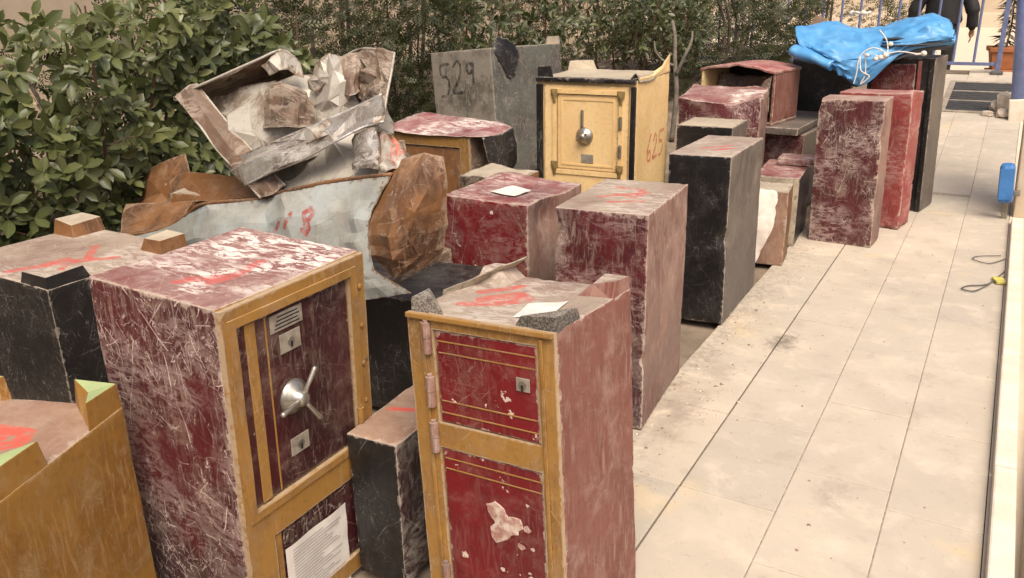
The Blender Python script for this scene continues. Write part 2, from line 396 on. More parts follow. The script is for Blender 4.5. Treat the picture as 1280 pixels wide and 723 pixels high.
    ef = g.math('MAXIMUM', g.math('MULTIPLY', g.ss(g.math('SUBTRACT', ed, g.math('MULTIPLY_ADD', g.ss(n7, .40, .72), edge*3.2, -edge*.25)), edge*.5, -edge*.3), g.ss(n2, .40, .58, .35, 1.)), g.math('MULTIPLY', g.ss(ed, .0045, .001), g.ss(n3, .38, .55)))
    col = g.mix(g.math('MULTIPLY', ef, .85), col, g.mix(n2, edge_col, tuple(c*.6 for c in edge_col)))
    # painted marks
    ia = g.n('Attribute', attribute_name='inkc').outputs['Fac']
    idd = g.math('MULTIPLY', g.math('SUBTRACT', .5, ia), .1)
    inf = g.ss(g.math('ADD', idd, g.math('MULTIPLY', g.math('SUBTRACT', n7, .5), .012)), .0025, -.0025)
    inf = g.math('MULTIPLY', inf, g.math('MULTIPLY', g.ss(n7, .36, .56, .25, .9), g.ss(n2, .3, .5, .5, .95)))
    col = g.mix(inf, col, ink)
    g.t.links.new(col, b.inputs['Base Color'])
    rg = g.math('MULTIPLY_ADD', g.math('MAXIMUM', df, sf), .42, g.math('MULTIPLY_ADD', n3, .22, rough-.1), clamp=True)
    g.t.links.new(rg, b.inputs['Roughness']); b.inputs['Metallic'].default_value = metal
    b.inputs['Specular IOR Level'].default_value = .4
    hgt = g.math('SUBTRACT', g.math('MULTIPLY_ADD', n2, .6, g.math('MULTIPLY', n3, .25)), g.math('MULTIPLY', g.math('MAXIMUM', sf, ef), .3))
    bp = g.n('Bump', {'Height': hgt, 'Strength': bump, 'Distance': .006})
    g.t.links.new(bp.outputs[0], b.inputs['Normal'])
    return m
def plain(name, base, base2=None, rough=.6, scale=12., metal=0., bump=.2, dist=.004, sub=0., detail=5, lo=.35, hi=.65, coords='Object'):
    m, g, b = newmat(name)
    tc = g.n('TexCoord').outputs[coords]
    n1, _ = g.noise(tc, scale, detail, .62)
    n2, _ = g.noise(tc, scale*6, 4, .6)
    col = g.mix(g.ss(n1, lo, hi), base, base2 or tuple(c*.65 for c in base))
    col = g.mix(g.math('MULTIPLY', n2, .3), col, tuple(c*.5 for c in base))
    g.t.links.new(col, b.inputs['Base Color'])
    g.t.links.new(g.math('MULTIPLY_ADD', n2, .25, rough-.12), b.inputs['Roughness'])
    b.inputs['Metallic'].default_value = metal
    bp = g.n('Bump', {'Height': g.math('MULTIPLY_ADD', n1, .7, g.math('MULTIPLY', n2, .3)), 'Strength': bump, 'Distance': dist})
    g.t.links.new(bp.outputs[0], b.inputs['Normal'])
    return m
plain('joint_grit', (.40, .33, .25), (.24, .19, .14), rough=.95, scale=40)
plain('far_plaster', (.42, .33, .23), (.36, .28, .19), rough=.9, scale=1.5)
plain('plaster_post', (.60, .49, .35), (.54, .43, .30), rough=.85, scale=4, bump=.3)
paint('maroon', (.085, .010, .013), (.05, .012, .014), dust_amt=.36, scratch=1., edge=.007, top=.75, fine=1., scr_col=(.70, .55, .50), low=.55, low_col=(.035, .028, .03), powder_glint=.30, powder_glint_col=(.50, .37, .33), ang=1.4)
paint('maroon_web', (.075, .010, .013), (.05, .012, .014), dust_amt=.28, scratch=1., fine=1.25, edge=.010, ang=1.5, scr_col=(.72, .60, .54), powder_glint=.45, powder_glint_col=(.50, .38, .34), edge_col=(.52, .42, .32))
paint('maroon_door', (.050, .010, .012), (.03, .010, .011), dust_amt=.16, scratch=.55, edge=.003, rough=.34, ang=1.5, fine=.8, chips=.15)
paint('red_door', (.150, .008, .012), (.105, .008, .011), dust_amt=.12, scratch=.18, chips=.55, edge=.004, rough=.32, chip_col=(.62, .50, .40))
paint('red_panel', (.150, .010, .014), (.09, .009, .012), dust_amt=.18, scratch=.75, edge=.007, rough=.38, chips=.35, powder_glint=.12)
paint('pink_panel', (.18, .062, .044), (.145, .046, .033), dust=(.40, .27, .21), dust_amt=.5, scratch=.28, edge=.005, rough=.55, scr_col=(.45, .33, .27), fine=.8)
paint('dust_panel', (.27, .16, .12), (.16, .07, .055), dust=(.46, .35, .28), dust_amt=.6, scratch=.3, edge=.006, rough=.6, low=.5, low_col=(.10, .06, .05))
paint('salmon_panel', (.26, .045, .04), (.17, .03, .028), dust=(.48, .30, .25), dust_amt=.4, scratch=.4, edge=.007, powder_glint=.35, powder_glint_col=(.55, .38, .33))
paint('black_paint', (.010, .009, .009), (.018, .016, .015), dust=(.12, .10, .085), dust_amt=.16, scratch=.42, scr_col=(.42, .38, .33), fine=.75, edge=.005, edge_col=(.30, .25, .2), rough=.36, top=.5)
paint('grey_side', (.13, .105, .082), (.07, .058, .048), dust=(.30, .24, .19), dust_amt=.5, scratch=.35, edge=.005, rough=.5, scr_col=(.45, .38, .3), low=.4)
paint('grey_top', (.30, .235, .175), (.19, .115, .090), dust=(.42, .34, .26), dust_amt=.55, scratch=.4, edge=.006, rough=.6, ink=(.46, .085, .065), top=.45, powder_glint=.35)
paint('maroon_top', (.16, .040, .038), (.21, .09, .078), dust=(.55, .44, .37), dust_amt=.35, scratch=.6, edge=.007, ink=(.46, .09, .075), rough=.55, top=.25, powder_glint=.95)
paint('ochre', (.285, .148, .036), (.19, .090, .022), dust=(.46, .32, .18), dust_amt=.36, scratch=.4, mixr=(.45, .59), chips=.12, chip_col=(.16, .10, .06), edge=.0025, edge_col=(.50, .37, .24), rough=.4, scr_col=(.55, .42, .26))
paint('ochre_wide', (.27, .135, .028), (.19, .085, .016), dust=(.46, .32, .15), dust_amt=.42, scratch=.6, mixr=(.44, .58), edge=.006, edge_col=(.4, .27, .14), rough=.42, scr_col=(.52, .38, .2), chips=.1)
paint('cream', (.74, .52, .25), (.68, .45, .19), dust=(.62, .47, .28), dust_amt=.25, scratch=.2, ink=(.42, .04, .03), edge=.005, edge_col=(.5, .36, .2), rough=.45, scr_col=(.45, .28, .12), top=.4)
paint('cream_top', (.40, .33, .23), (.26, .21, .15), dust=(.5, .43, .33), dust_amt=.5, scratch=.4, edge=.014, rough=.6, edge_col=(.16, .13, .1))
paint('grey_steel', (.27, .235, .19), (.10, .088, .07), dust=(.46, .40, .32), dust_amt=.6, scratch=.45, edge=.006, edge_col=(.34, .3, .22), rough=.5, ink=(.010, .009, .009), scr_col=(.42, .38, .32), mixr=(.46, .56))
paint('silver_sheet', (.40, .43, .41), (.28, .28, .25), dust=(.50, .46, .38), dust_amt=.5, scratch=.35, edge=.010, edge_col=(.22, .13, .07), rough=.4, metal=.25, ink=(.36, .03, .02), top=.3, scr_col=(.25, .2, .15))
paint('beige_sheet', (.42, .385, .325), (.16, .105, .07), dust=(.46, .40, .32), dust_amt=.55, scratch=.5, edge=.008, edge_col=(.2, .12, .07), rough=.45, metal=.2, ink=(.48, .10, .06), top=.3, scr_col=(.18, .12, .08), mixr=(.52, .60))
paint('shiny_sheet', (.46, .44, .40), (.26, .22, .18), dust=(.52, .47, .40), dust_amt=.45, scratch=.8, edge=.010, edge_col=(.2, .14, .09), rough=.24, metal=.5, bump=.5, top=.2, powder_glint=.7, powder_glint_col=(.8, .78, .74), scr_col=(.13, .10, .08))  # near-white streaks paint a streaky highlight into the metal's colour
paint('rust_sheet', (.185, .080, .026), (.085, .038, .018), dust=(.33, .21, .13), dust_amt=.45, scratch=.5, edge=.008, edge_col=(.36, .25, .16), rough=.6, top=.35, scr_col=(.45, .34, .24), ink=(.50, .10, .05), mixr=(.42, .60), chips=.25, chip_col=(.5, .4, .3))
paint('brown_sheet', (.13, .080, .052), (.045, .028, .020), dust=(.32, .24, .18), dust_amt=.45, scratch=.5, edge=.006, edge_col=(.4, .32, .25), rough=.5, top=.3, mixr=(.46, .56), powder_glint=.5, powder_glint_col=(.42, .36, .28))
plain('aggregate', (.30, .26, .21), (.11, .095, .08), rough=.85, scale=150., bump=.9, dist=.004, detail=2, lo=.44, hi=.54)
plain('dark_aggregate', (.17, .145, .115), (.05, .044, .038), rough=.85, scale=150., bump=.9, dist=.004, detail=2, lo=.40, hi=.55)
plain('lime_paint', (.36, .44, .19), (.30, .36, .17), rough=.7, scale=9, bump=.3)
plain('steel', (.45, .42, .36), (.33, .30, .25), rough=.32, metal=.8, scale=25)
plain('dull_metal', (.30, .27, .22), (.20, .17, .13), rough=.42, metal=.6, scale=30)
plain('brass', (.36, .24, .08), (.20, .14, .06), rough=.5, metal=.4, scale=40, bump=.6)
plain('plate_metal', (.40, .35, .28), (.26, .22, .17), rough=.5, metal=.3, scale=30)
plain('dark_hole', (.01, .009, .008), rough=.8)
plain('paper', (.70, .66, .60), (.62, .56, .50), rough=.8, scale=14, bump=.25)
plain('wood', (.30, .21, .13), (.20, .13, .08), rough=.7, scale=8)
plain('tarp_blue', (.07, .27, .54), (.12, .34, .60), rough=.42, scale=7, bump=.3, dist=.006)
plain('tarp_gap_shade', (.030, .028, .030), (.05, .046, .045), rough=.5, scale=7)  # near-black layer colour paints the shaded gap under the blue folds
plain('rope_white', (.70, .66, .58), (.55, .50, .42), rough=.8, scale=60, bump=.5)
plain('cloth_white', (.68, .60, .52), (.55, .45, .38), rough=.85, scale=9, bump=.3)
plain('fence_blue', (.15, .18, .31), (.11, .135, .24), rough=.4, scale=14)
plain('pole_blue', (.22, .29, .58), (.17, .23, .48), rough=.35, scale=9)
plain('box_blue', (.05, .19, .46), (.035, .14, .36), rough=.4, scale=9)
plain('terracotta', (.42, .15, .05), (.34, .115, .04), rough=.7, scale=12)
plain('grate_iron', (.12, .115, .105), (.085, .08, .075), rough=.6, metal=.2, scale=20)
plain('soil', (.085, .058, .038), (.05, .034, .022), rough=.95, scale=5, bump=1., dist=.03)
plain('dirt_floor', (.25, .19, .135), (.15, .11, .075), rough=.9, scale=4, bump=.6, dist=.01)
plain('plaster', (.56, .46, .335), (.50, .40, .28), rough=.8, scale=3, bump=.3)
plain('whitewash', (.72, .65, .53), (.64, .55, .42), rough=.75, scale=6, bump=.4)
plain('plinth', (.60, .49, .36), (.64, .53, .40), rough=.85, scale=7, bump=.6)
plain('jacket_black', (.012, .011, .011), (.02, .018, .018), rough=.7, scale=20)
plain('trouser_black', (.010, .010, .011), (.016, .015, .016), rough=.8, scale=20)
plain('skin', (.42, .22, .14), (.36, .18, .11), rough=.5, scale=14, bump=.05)
plain('hair_dark', (.012, .010, .008), rough=.5, scale=30)
plain('cable_grey', (.13, .12, .10), rough=.5, scale=20)
plain('yellow_tag', (.60, .52, .12), rough=.6, scale=10)
plain('rubble', (.58, .50, .40), (.42, .34, .26), rough=.9, scale=18, bump=.6)
plain('bark', (.13, .10, .075), (.07, .05, .038), rough=.9, scale=18, bump=.8, dist=.01)
plain('red_stem', (.10, .035, .022), (.07, .04, .022), rough=.7, scale=18)

paint('scraped', (.045, .018, .018), (.03, .02, .02), dust=(.40, .36, .30), dust_amt=.55, scratch=.6, edge=.006, rough=.5, powder_glint=.5, powder_glint_col=(.36, .33, .28))
paint('red_top', (.19, .03, .03), (.12, .03, .03), dust=(.50, .37, .31), dust_amt=.45, scratch=.6, edge=.014, rough=.5, top=.3, powder_glint=.4)
paint('rusty_top', (.27, .16, .105), (.20, .105, .07), dust=(.46, .34, .25), dust_amt=.5, scratch=.45, edge=.008, rough=.6, ink=(.55, .075, .05), top=.4)
paint('green_grey', (.10, .10, .082), (.05, .045, .038), dust=(.26, .22, .18), dust_amt=.45, scratch=.45, edge=.008, edge_col=(.3, .27, .2), rough=.5)
paint('red_white_lid', (.20, .025, .03), (.14, .02, .025), dust=(.60, .52, .46), dust_amt=.55, scratch=.7, edge=.006, rough=.45, top=.3, powder_glint=.9, ang=.1)
plain('print_grey', (.33, .31, .29), rough=.8)
plain('bare_filler', (.58, .47, .38), (.30, .13, .10), rough=.85, scale=38, bump=.6)
def slab_material():
    m, g, b = newmat('paving')
    p = g.n('NewGeometry').outputs['Position']
    oi = g.n('ObjectInfo').outputs['Random']
    n1, _ = g.noise(p, 1.3, 6, .6); n2, _ = g.noise(p, 5., 7, .66, .3); n3, _ = g.noise(p, 30., 7, .75); n4, _ = g.noise(p, 130., 3, .6)
    col = g.mix(g.ss(n1, .35, .65), (.50, .425, .33), (.43, .365, .285))
    col = g.mix(g.math('MULTIPLY', oi, .75), col, (.385, .34, .275))
    col = g.mix(g.math('MULTIPLY', g.ss(n2, .5, .72), .6), col, (.60, .50, .385))       # pale dust smears
    col = g.mix(g.math('MULTIPLY', g.ss(n2, .46, .30), .5), col, (.33, .275, .21))
    n5, _ = g.noise(g.vmath('ADD', p, (7., 3., 0)), 1.9, 4, .6)
    col = g.mix(g.math('MULTIPLY', g.ss(n5, .60, .72), .45), col, (.57, .43, .23))      # yellowish spill
    col = g.mix(g.math('MULTIPLY', g.ss(n3, .56, .70), .5), col, (.30, .245, .19))
    col = g.mix(g.math('MULTIPLY', g.ss(n4, .66, .72), .5), col, (.66, .57, .46))
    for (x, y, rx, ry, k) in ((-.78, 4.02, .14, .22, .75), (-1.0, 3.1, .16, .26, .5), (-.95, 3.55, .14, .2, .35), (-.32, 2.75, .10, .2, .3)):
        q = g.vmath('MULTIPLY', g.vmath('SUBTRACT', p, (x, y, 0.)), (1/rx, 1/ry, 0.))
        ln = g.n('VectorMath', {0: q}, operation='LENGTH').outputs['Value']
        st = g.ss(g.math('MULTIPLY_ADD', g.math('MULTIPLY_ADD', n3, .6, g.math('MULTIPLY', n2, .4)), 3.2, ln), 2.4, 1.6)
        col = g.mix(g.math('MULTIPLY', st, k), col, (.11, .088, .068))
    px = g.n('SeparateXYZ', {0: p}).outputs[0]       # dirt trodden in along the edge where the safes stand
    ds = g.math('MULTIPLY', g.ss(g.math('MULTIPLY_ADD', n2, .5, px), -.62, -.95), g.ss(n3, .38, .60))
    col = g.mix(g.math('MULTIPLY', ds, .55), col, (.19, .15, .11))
    g.t.links.new(col, b.inputs['Base Color'])
    g.t.links.new(g.math('MULTIPLY_ADD', n3, .2, .62), b.inputs['Roughness'])
    b.inputs['Specular IOR Level'].default_value = .3
    bp = g.n('Bump', {'Height': g.math('MULTIPLY_ADD', n3, .5, g.math('MULTIPLY', n2, .5)), 'Strength': .35, 'Distance': .006})
    g.t.links.new(bp.outputs[0], b.inputs['Normal'])
slab_material()

# ---------------------------------------------------------------- ground, paving, kerb
def ramp_z(y): return 0. if y < 8 else (.13*(y-8) if y < 12.7 else (max(.15, .611-.25*(y-12.7))))
def ground():
    xs = [-80, -30, -12, -8, -6, -5, -4.6, -4.3, -4, -3.5, -3, -2.5, -2, -1.5, -1.14, -.8, -.4, 0, .6, 2, 6, 30, 80]
    ys = [-60, -20, -5, -1, 0, 1, 2, 3, 4, 5, 6, 7, 8, 9, 10, 11, 12, 12.7, 13, 13.5, 14, 14.55, 16, 20, 30, 60, 140]
    V = [(x, y, ramp_z(y)-.035) for x in xs for y in ys]; n = len(ys)
    F = [(i*n+j, (i+1)*n+j, (i+1)*n+j+1, i*n+j+1) for i in range(len(xs)-1) for j in range(n-1)]
    obj('ground', V, F, 'dirt_floor', kind='structure')
    V = [(x, y, ramp_z(y)-.02+.02*math.sin(x*7+y*5)) for x in np.linspace(-9, -3.75, 16) for y in np.linspace(.2, 24, 60)]
    F = [(i*60+j, (i+1)*60+j, (i+1)*60+j+1, i*60+j+1) for i in range(15) for j in range(59)]
    obj('planting_bed', V, F, 'soil', kind='structure')
    # the street beyond the fence
    V = [(x, y, ramp_z(y)-.028) for x in (-8, 12) for y in (12.75, 13.5, 14.55, 18, 40)]
    obj('street', V, [(j, 5+j, 6+j, 1+j) for j in range(4)], 'plinth', kind='structure')
ground()
def paving():
    rn = random.Random(5)
    root = bpy.data.objects.new('pavement', None); setup(root, kind='structure')
    cols = [(-1.14, -.8135, 2.55, .61), (-.8065, -.4715, 2.55, .61), (-.4685, -.1465, 2.86, .61), (-.1435, .15, 2.74, .652)]
    for ci, (xa, xb, ys, L) in enumerate(cols):
        w = xb-xa; proto = None
        y = ys-4*L
        while y < 12.2:
            if proto is None:
                V, F = rbox(-w/2, w/2, -L/2+.0018, L/2-.0018, -.04, 0, .0035)
                proto = mesh('paving_slab', V, F, 'paving')
            o = bpy.data.objects.new('paving_slab', proto)
            yc = y+L/2; sl = math.atan(.13) if yc > 8 else 0
            if yc < 8 < y+L: sl = math.atan(ramp_z(y+L)/L)
            o.location = ((xa+xb)/2, yc, (ramp_z(y)+ramp_z(y+L))/2+rn.uniform(-.0012, .0012))
            o.rotation_euler = (sl+rn.uniform(-.001, .001), rn.uniform(-.002, .002), 0)
            setup(o, root); y += L
    # sandy joint filling under the slabs
    V = []; 
    for y in (-1, 8, 12.25): V += [(-.80, y, ramp_z(y)-.0035), (.15, y, ramp_z(y)-.0035)]
    obj('joint_sand', V, [(0, 1, 3, 2), (2, 3, 5, 4)], 'joint_grit', root)
paving()
def kerbside():
    root = bpy.data.objects.new('kerb', None); setup(root, kind='structure')
    V = [(.153, -1, -.002), (3, -1, -.002), (3, 8, -.002), (.153, 8, -.002), (3, 12.25, .55), (.153, 12.25, .55)]
    obj('gutter', V, [(0, 1, 2, 3), (3, 2, 4, 5)], 'plinth', root)
    y = .9; rn = random.Random(3)
    for L in (1.1, 1.15, 1.1, 1.3, 1.45):
        V, F = rbox(-.036, .036, 0, L-.012, -.03, .05, .008)
        obj('kerb_stone', V, F, 'whitewash', root, loc=(.198+rn.uniform(-.003, .003), y, 0)); y += L
    # low plastered plinth with an open joint
    P = [(.243, 1.2), (.250, 2.55), (.268, 3.1), (.30, 3.8), (.30, 6.9), (1.8, 6.9), (1.8, 1.2)]
    V = [(x, y, -.01) for x, y in P]+[(x+(.008 if i < 5 else 0), y, .07) for i, (x, y) in enumerate(P)]; n = len(P)
    F = [tuple(range(n, 2*n))]+[(i, (i+1) % n, n+(i+1) % n, n+i) for i in range(n)]
    obj('plinth', V, F[::1], 'plinth', root)
kerbside()

# ---------------------------------------------------------------- safes
def foot(parent, sx, sy, w, d, h, a=.10, hg=.05, mat='aggregate', topmat=None, seed=0, top=.62, block=False):
    rn = random.Random(seed)
    X, Y = sx*(w/2-.002), sy*(d/2-.002); j = lambda s=.006: rn.uniform(-s, s)
    if block:
        V = [(X, Y, h-.004), (X-sx*a, Y, h-.004), (X-sx*a, Y-sy*a, h-.004), (X, Y-sy*a, h-.004),
             (X-sx*.003, Y-sy*.003, h+hg+j(.004)), (X-sx*a*top+j(), Y-sy*.003, h+hg+j()), (X-sx*a*top+j(), Y-sy*a*top+j(), h+hg*.8+j()), (X-sx*.003, Y-sy*a*top+j(), h+hg+j())]
    else:
        k = .5+.5*top; c_ = a*.36
        V = [(X, Y, h-.004), (X-sx*a, Y, h-.004), (X-sx*a*.5, Y-sy*a*.5, h-.004), (X, Y-sy*a, h-.004),
             (X-sx*.003, Y-sy*.003, h+hg+j(.003)), (X-sx*a*k+j(), Y-sy*.003, h+hg+j()), (X-sx*c_+j(), Y-sy*c_+j(), h+hg*.9+j(.004)), (X-sx*.003, Y-sy*a*k+j(), h+hg+j())]
    F = [(0, 1, 5, 4), (1, 2, 6, 5), (2, 3, 7, 6), (3, 0, 4, 7), (4, 5, 6), (4, 6, 7)]
    if sx*sy < 0: F = [f[::-1] for f in F]
    F = [f[::-1] for f in F]
    o = obj('corner_foot', V, F, [mat, topmat or mat], parent, mi=[0, 0, 0, 0, 1, 1])
    bv = o.modifiers.new('bevel', 'BEVEL'); bv.width = .003; bv.segments = 2
    return o
def hinge(parent, face, w, d, u, v0, v1, o, r=.011, mat='dull_metal'):
    hg = None
    V, F = tube([fpt(face, w, d, u, v0, o), fpt(face, w, d, u, (v0+v1)/2-.001, o)], r, 12)
    V2, F2 = tube([fpt(face, w, d, u, (v0+v1)/2+.001, o), fpt(face, w, d, u, v1, o)], r, 12)
    V3, F3 = tube([fpt(face, w, d, u, v1, o), fpt(face, w, d, u, v1+.008, o)], r*.6, 10)
    V, F = join([(V, F), (V2, F2), (V3, F3)])
    return obj('hinge', V, F, mat, parent)
def lockplate(parent, face, w, d, u, v, o, a=.03, b=.026, mat='plate_metal'):
    fm = fmap(face, w, d)
    p = fbox('lock_plate', parent, fm, u-a, u+a, v-b, v+b, o, o+.004, mat, .0015)
    ax = 'y' if face == 'F' else 'x'
    V, F = lathe([(.012, 0), (.012, .003), (.006, .003)], 14, fpt(face, w, d, u, v, o+.004), ax)
    obj('key_guard', V, F, 'dull_metal', p)
    fbox('keyhole', p, fm, u-.0035, u+.0035, v-.016, v+.001, o+.0072, o+.0085, 'dark_hole', .0005)
    return p
def decal(parent, name, w, d, h, pts, mat='paper', o=.003, seed=0):
    """thin sheet lying on the top, slightly curled"""
    P = np.array(pts, float); n = 10; V, F = [], []
    for i in range(n+1):
        for j in range(n+1):
            s, t = i/n, j/n
            p = (P[0]*(1-s)+P[1]*s)*(1-t)+(P[3]*(1-s)+P[2]*s)*t
            V.append((p[0], p[1], h+o+.002*math.sin(s*5+seed)*math.sin(t*4+seed)**2+.002))
    for i in range(n):
        for j in range(n): a0 = i*(n+1)+j; F.append((a0, a0+n+1, a0+n+2, a0+1))
    return obj(name, V, F, mat, parent, smooth=True)
RED = [[(-.14, -.17), (-.04, -.12), (.05, .02), (.02, -.10), (.07, -.13)], [(0., -.18), (.07, -.06), (.06, .07)]]

def safe_C():
    w, d, h = .454, .524, 1.019
    t = thing('safe', 'tall maroon safe with ochre door frame, spoked wheel handle and taped paper', 'safe', (-1.778, 1.480, 0), .7, .1, 1.8, 'old safes dumped on the pavement')
    body('body', t, w, d, h, {0: 'maroon', 1: 'ochre', 2: 'maroon', 3: 'maroon', 4: 'maroon_top', 5: 'maroon'}, seed=2, res=.016, dents=[(-.1, -.262, .6, .16, .012, (0, 1, 0)), (0, 0, 1.02, .2, .010, (0, 0, -1))],
         ink=[(4, [(-.01, -.17), (.07, -.06)], .016), (4, [(.07, -.13), (.075, -.06), (.05, .06)], .018), (4, [(0, -.13), (.05, -.08)], .02)])
    F_ = 'R'; fm = fmap(F_, w, d)
    up = (-.222, .198, .440, .962); lo = (-.168, .198, .06, .335)
    frame('face_frame', t, F_, w, d, (-.262, .262, 0, 1.013), [up, lo], .001, .016, 'ochre', seed=1)
    frame('inner_moulding', t, F_, w, d, (-.245, .222, .418, .985), [up], .016, .022, 'ochre', seed=5, wear=False)
    dr = panel('upper_door', t, F_, w, d, -.216, .193, .446, .956, -.006, .007, 'maroon_door', seed=4)
    fbox('trim_strip', dr, fm, -.188, -.155, .448, .954, .007, .011, 'ochre', .002)
    fbox('trim_strip', dr, fm, -.122, -.117, .450, .952, .007, .009, 'ochre', .001)
    pl = fbox('name_plate', dr, fm, -.105, .010, .898, .946, .007, .011, 'plate_metal', .001)
    for k in range(4): fbox('engraved_line', pl, fm, -.092+.004*k, -.002-.006*(k % 2), .905+.010*k, .9085+.010*k, .0108, .0116, 'dark_hole', .0003)
    lockplate(dr, F_, w, d, -.040, .858, .007, .037, .027); lockplate(dr, F_, w, d, -.038, .552, .007, .034, .026)
    wh = bpy.data.objects.new('wheel_handle', None); setup(wh, dr)
    c = fpt(F_, w, d, -.048, .700, .007)
    V, F = lathe([(.048, 0), (.050, .006), (.040, .012), (.036, .020), (.024, .026), (.020, .040), (.015, .046), (.006, .048)], 28, c, 'x'); obj('rose', V, F, 'steel', wh, smooth=True)
    for k in range(3):
        an = rad(62+120*k); p0 = Vector(c)+Vector((.036, 0, 0)); dv = Vector((0, math.cos(an), math.sin(an)))
        V, F = tube([p0, p0+dv*.035+Vector((.004, 0, 0)), p0+dv*.085+Vector((.012, 0, 0)), p0+dv*.092+Vector((.013, 0, 0))], [.007, .006, .008, .005], 10); obj('spoke', V, F, 'steel', wh, smooth=True)
    ld = panel('lower_door', t, F_, w, d, -.162, .193, .065, .330, -.006, .007, 'maroon_door', seed=9)
    fbox('trim_strip', ld, fm, -.160, -.140, .07, .325, .007, .010, 'ochre', .002)
    pp = []
    n = 12
    V = [fpt(F_, w, d, -.134+.255*i/n, -.02+.285*j/n, .0125+.003*math.sin(i*.9)*math.sin(j*.7)**2) for i in range(n+1) for j in range(n+1)]
    pa = obj('paper_notice', V, [(i*(n+1)+j, (i+1)*(n+1)+j, (i+1)*(n+1)+j+1, i*(n+1)+j+1) for i in range(n) for j in range(n)], 'paper', ld, smooth=True)
    rn = random.Random(1); L = []
    for k in range(22):
        v = .245-.0105*k
        L.append(rbox(*fm(-.110, .06+rn.uniform(-.06, .045), v, v+.0022, .0160, .0164), .0001))
    V, F = join(L); obj('text_lines', V, F, 'print_grey', pa, kind='stuff')
    for v in (.30, .50): hinge(t, F_, w, d, .205, v-.05, v+.05, .020, .010, 'ochre')
    for k in range(8):
        V, F = lathe([(.008, 0), (.008, .004), (.004, .006)], 10, fpt(F_, w, d, .236, .08+.12*k, .016), 'x'); obj('stud', V, F, 'ochre', t)
safe_C()

def safe_D():
    w, d, h = .48, .431, .86
    t = thing('safe', 'maroon safe with two red doors in an ochre frame, upended with four corner feet', 'safe', (-.985, 1.79, .124), -3.2, -2.4, -4.0, 'old safes dumped on the pavement'); t.scale = (.93, .93, .93); zb = -.13
    def sag(P, V):
        k = np.clip((P[:, 2]-.80)/.06, 0, 1); V[:, 2] -= k*.018*np.exp(-((P[:, 0])**2+(P[:, 1]+.02)**2)/.03); return V
    body('body', t, w, d, h-zb, {0: 'ochre', 1: 'pink_panel', 2: 'maroon', 3: 'maroon', 4: 'grey_top', 5: 'maroon'}, seed=5, res=.016, deform=sag, warp=.005, nick=.009, z0=zb,
         ink=[(4, [(-.12, -.03), (-.05, .06), (0, .03), (-.06, -.04), (-.14, -.10)], .022), (4, [(-.16, .02), (-.08, .12)], .018)])
    fm = fmap('F', w, d)
    up = (-.152, .185, .535, .815); lo = (-.158, .185, -.07, .458)
    frame('face_frame', t, 'F', w, d, (-.24, .24, zb, .855), [up, lo], .001, .014, 'ochre', seed=2)
    lip = fbox('top_lip', t, fm, -.238, .238, .842, .858, .0145, .026, 'ochre', .004)
    fbox('frame_bead', t, fm, .196, .206, -.10, .835, .0145, .020, 'ochre', .002)
    fbox('frame_bead', t, fm, -.192, -.180, -.10, .835, .0145, .020, 'ochre', .002)
    for (r_, nm, st, sd_) in ((up, 'upper_door', (.782, .748, .604, .568), 11), (lo, 'lower_door', (.425, .392, .005, -.03), 14)):
        dr = panel(nm, t, 'F', w, d, r_[0]+.003, r_[1]-.003, r_[2]+.003, r_[3]-.003, -.004, .010, 'red_door', seed=sd_)
        for v in st: fbox('gold_stripe', dr, fm, r_[0]+.012, r_[1]-.006, v-.0018, v+.0018, .0095, .0118, 'ochre', .0005)
        if nm == 'upper_door':
            p = lockplate(dr, 'F', w, d, .138, .700, .0105, .021, .019)
        else:
            rn = random.Random(4); c = (.045, .265)    # torn-off emblem: ragged patch of bare filler
            n = 26; V = [fpt('F', w, d, c[0], c[1], .0135)]; 
            for k in range(n):
                an = 2*math.pi*k/n; rr = .050*(1+.35*math.sin(3*an+1)+.2*rn.uniform(-1, 1)); V.append(fpt('F', w, d, c[0]+rr*math.cos(an)*1.05, c[1]+rr*math.sin(an), .0125))
            for k in range(n):
                an = 2*math.pi*k/n; p = V[1+k]; V.append((c[0]+(p[0]-c[0])*1.06, -d/2-.0098, c[1]+(p[2]-c[1])*1.06))
            F = [(0, 1+k, 1+(k+1) % n) for k in range(n)]+[(1+k, 1+n+k, 1+n+(k+1) % n, 1+(k+1) % n) for k in range(n)]
            obj('torn_emblem', V, F, 'bare_filler', dr)
            for k in range(9):
                uu, vv, rr = c[0]+rn.uniform(-.09, .1), c[1]+rn.uniform(-.16, .09), rn.uniform(.006, .016)
                V = [fpt('F', w, d, uu+rr*math.cos(a_)*rn.uniform(.6, 1.2), vv+rr*math.sin(a_)*rn.uniform(.5, 1), .0118) for a_ in np.linspace(0, 6.28, 9)[:-1]]
                obj('paint_chip', V, [tuple(range(8))], 'bare_filler', dr)
    for v in (.79, .63, .49, .03): hinge(t, 'F', w, d, -.168, v-.045, v+.045, .022, .013, 'dust_panel')
    foot(t, -1, -1, w, d, h-.004, .12, .04, 'aggregate', seed=1, top=.4); foot(t, 1, -1, w, d, h-.006, .13, .036, 'dark_aggregate', 'aggregate', seed=2, top=.75)
    foot(t, 1, 1, w, d, h-.004, .115, .042, 'pink_panel', 'grey_top', seed=3, top=.7, block=True); foot(t, -1, 1, w, d, h-.004, .12, .04, 'grey_top', seed=4, block=True)
    sheet('bent_edge', [[(-.24, -.06, h-.01), (-.23, .03, h-.012), (-.225, .12, h-.01), (-.20, .212, h)], [(-.237, -.055, h+.012), (-.21, .03, h+.022), (-.16, .12, h+.045), (-.10, .20, h+.062)]], 'cream_top', t, sub=6, amp=.003, seed=3)
    decal(t, 'paper_label', w, d, h-.010, [(.07, -.16), (.15, -.085), (.13, .04), (.04, -.03)], seed=1)
safe_D()

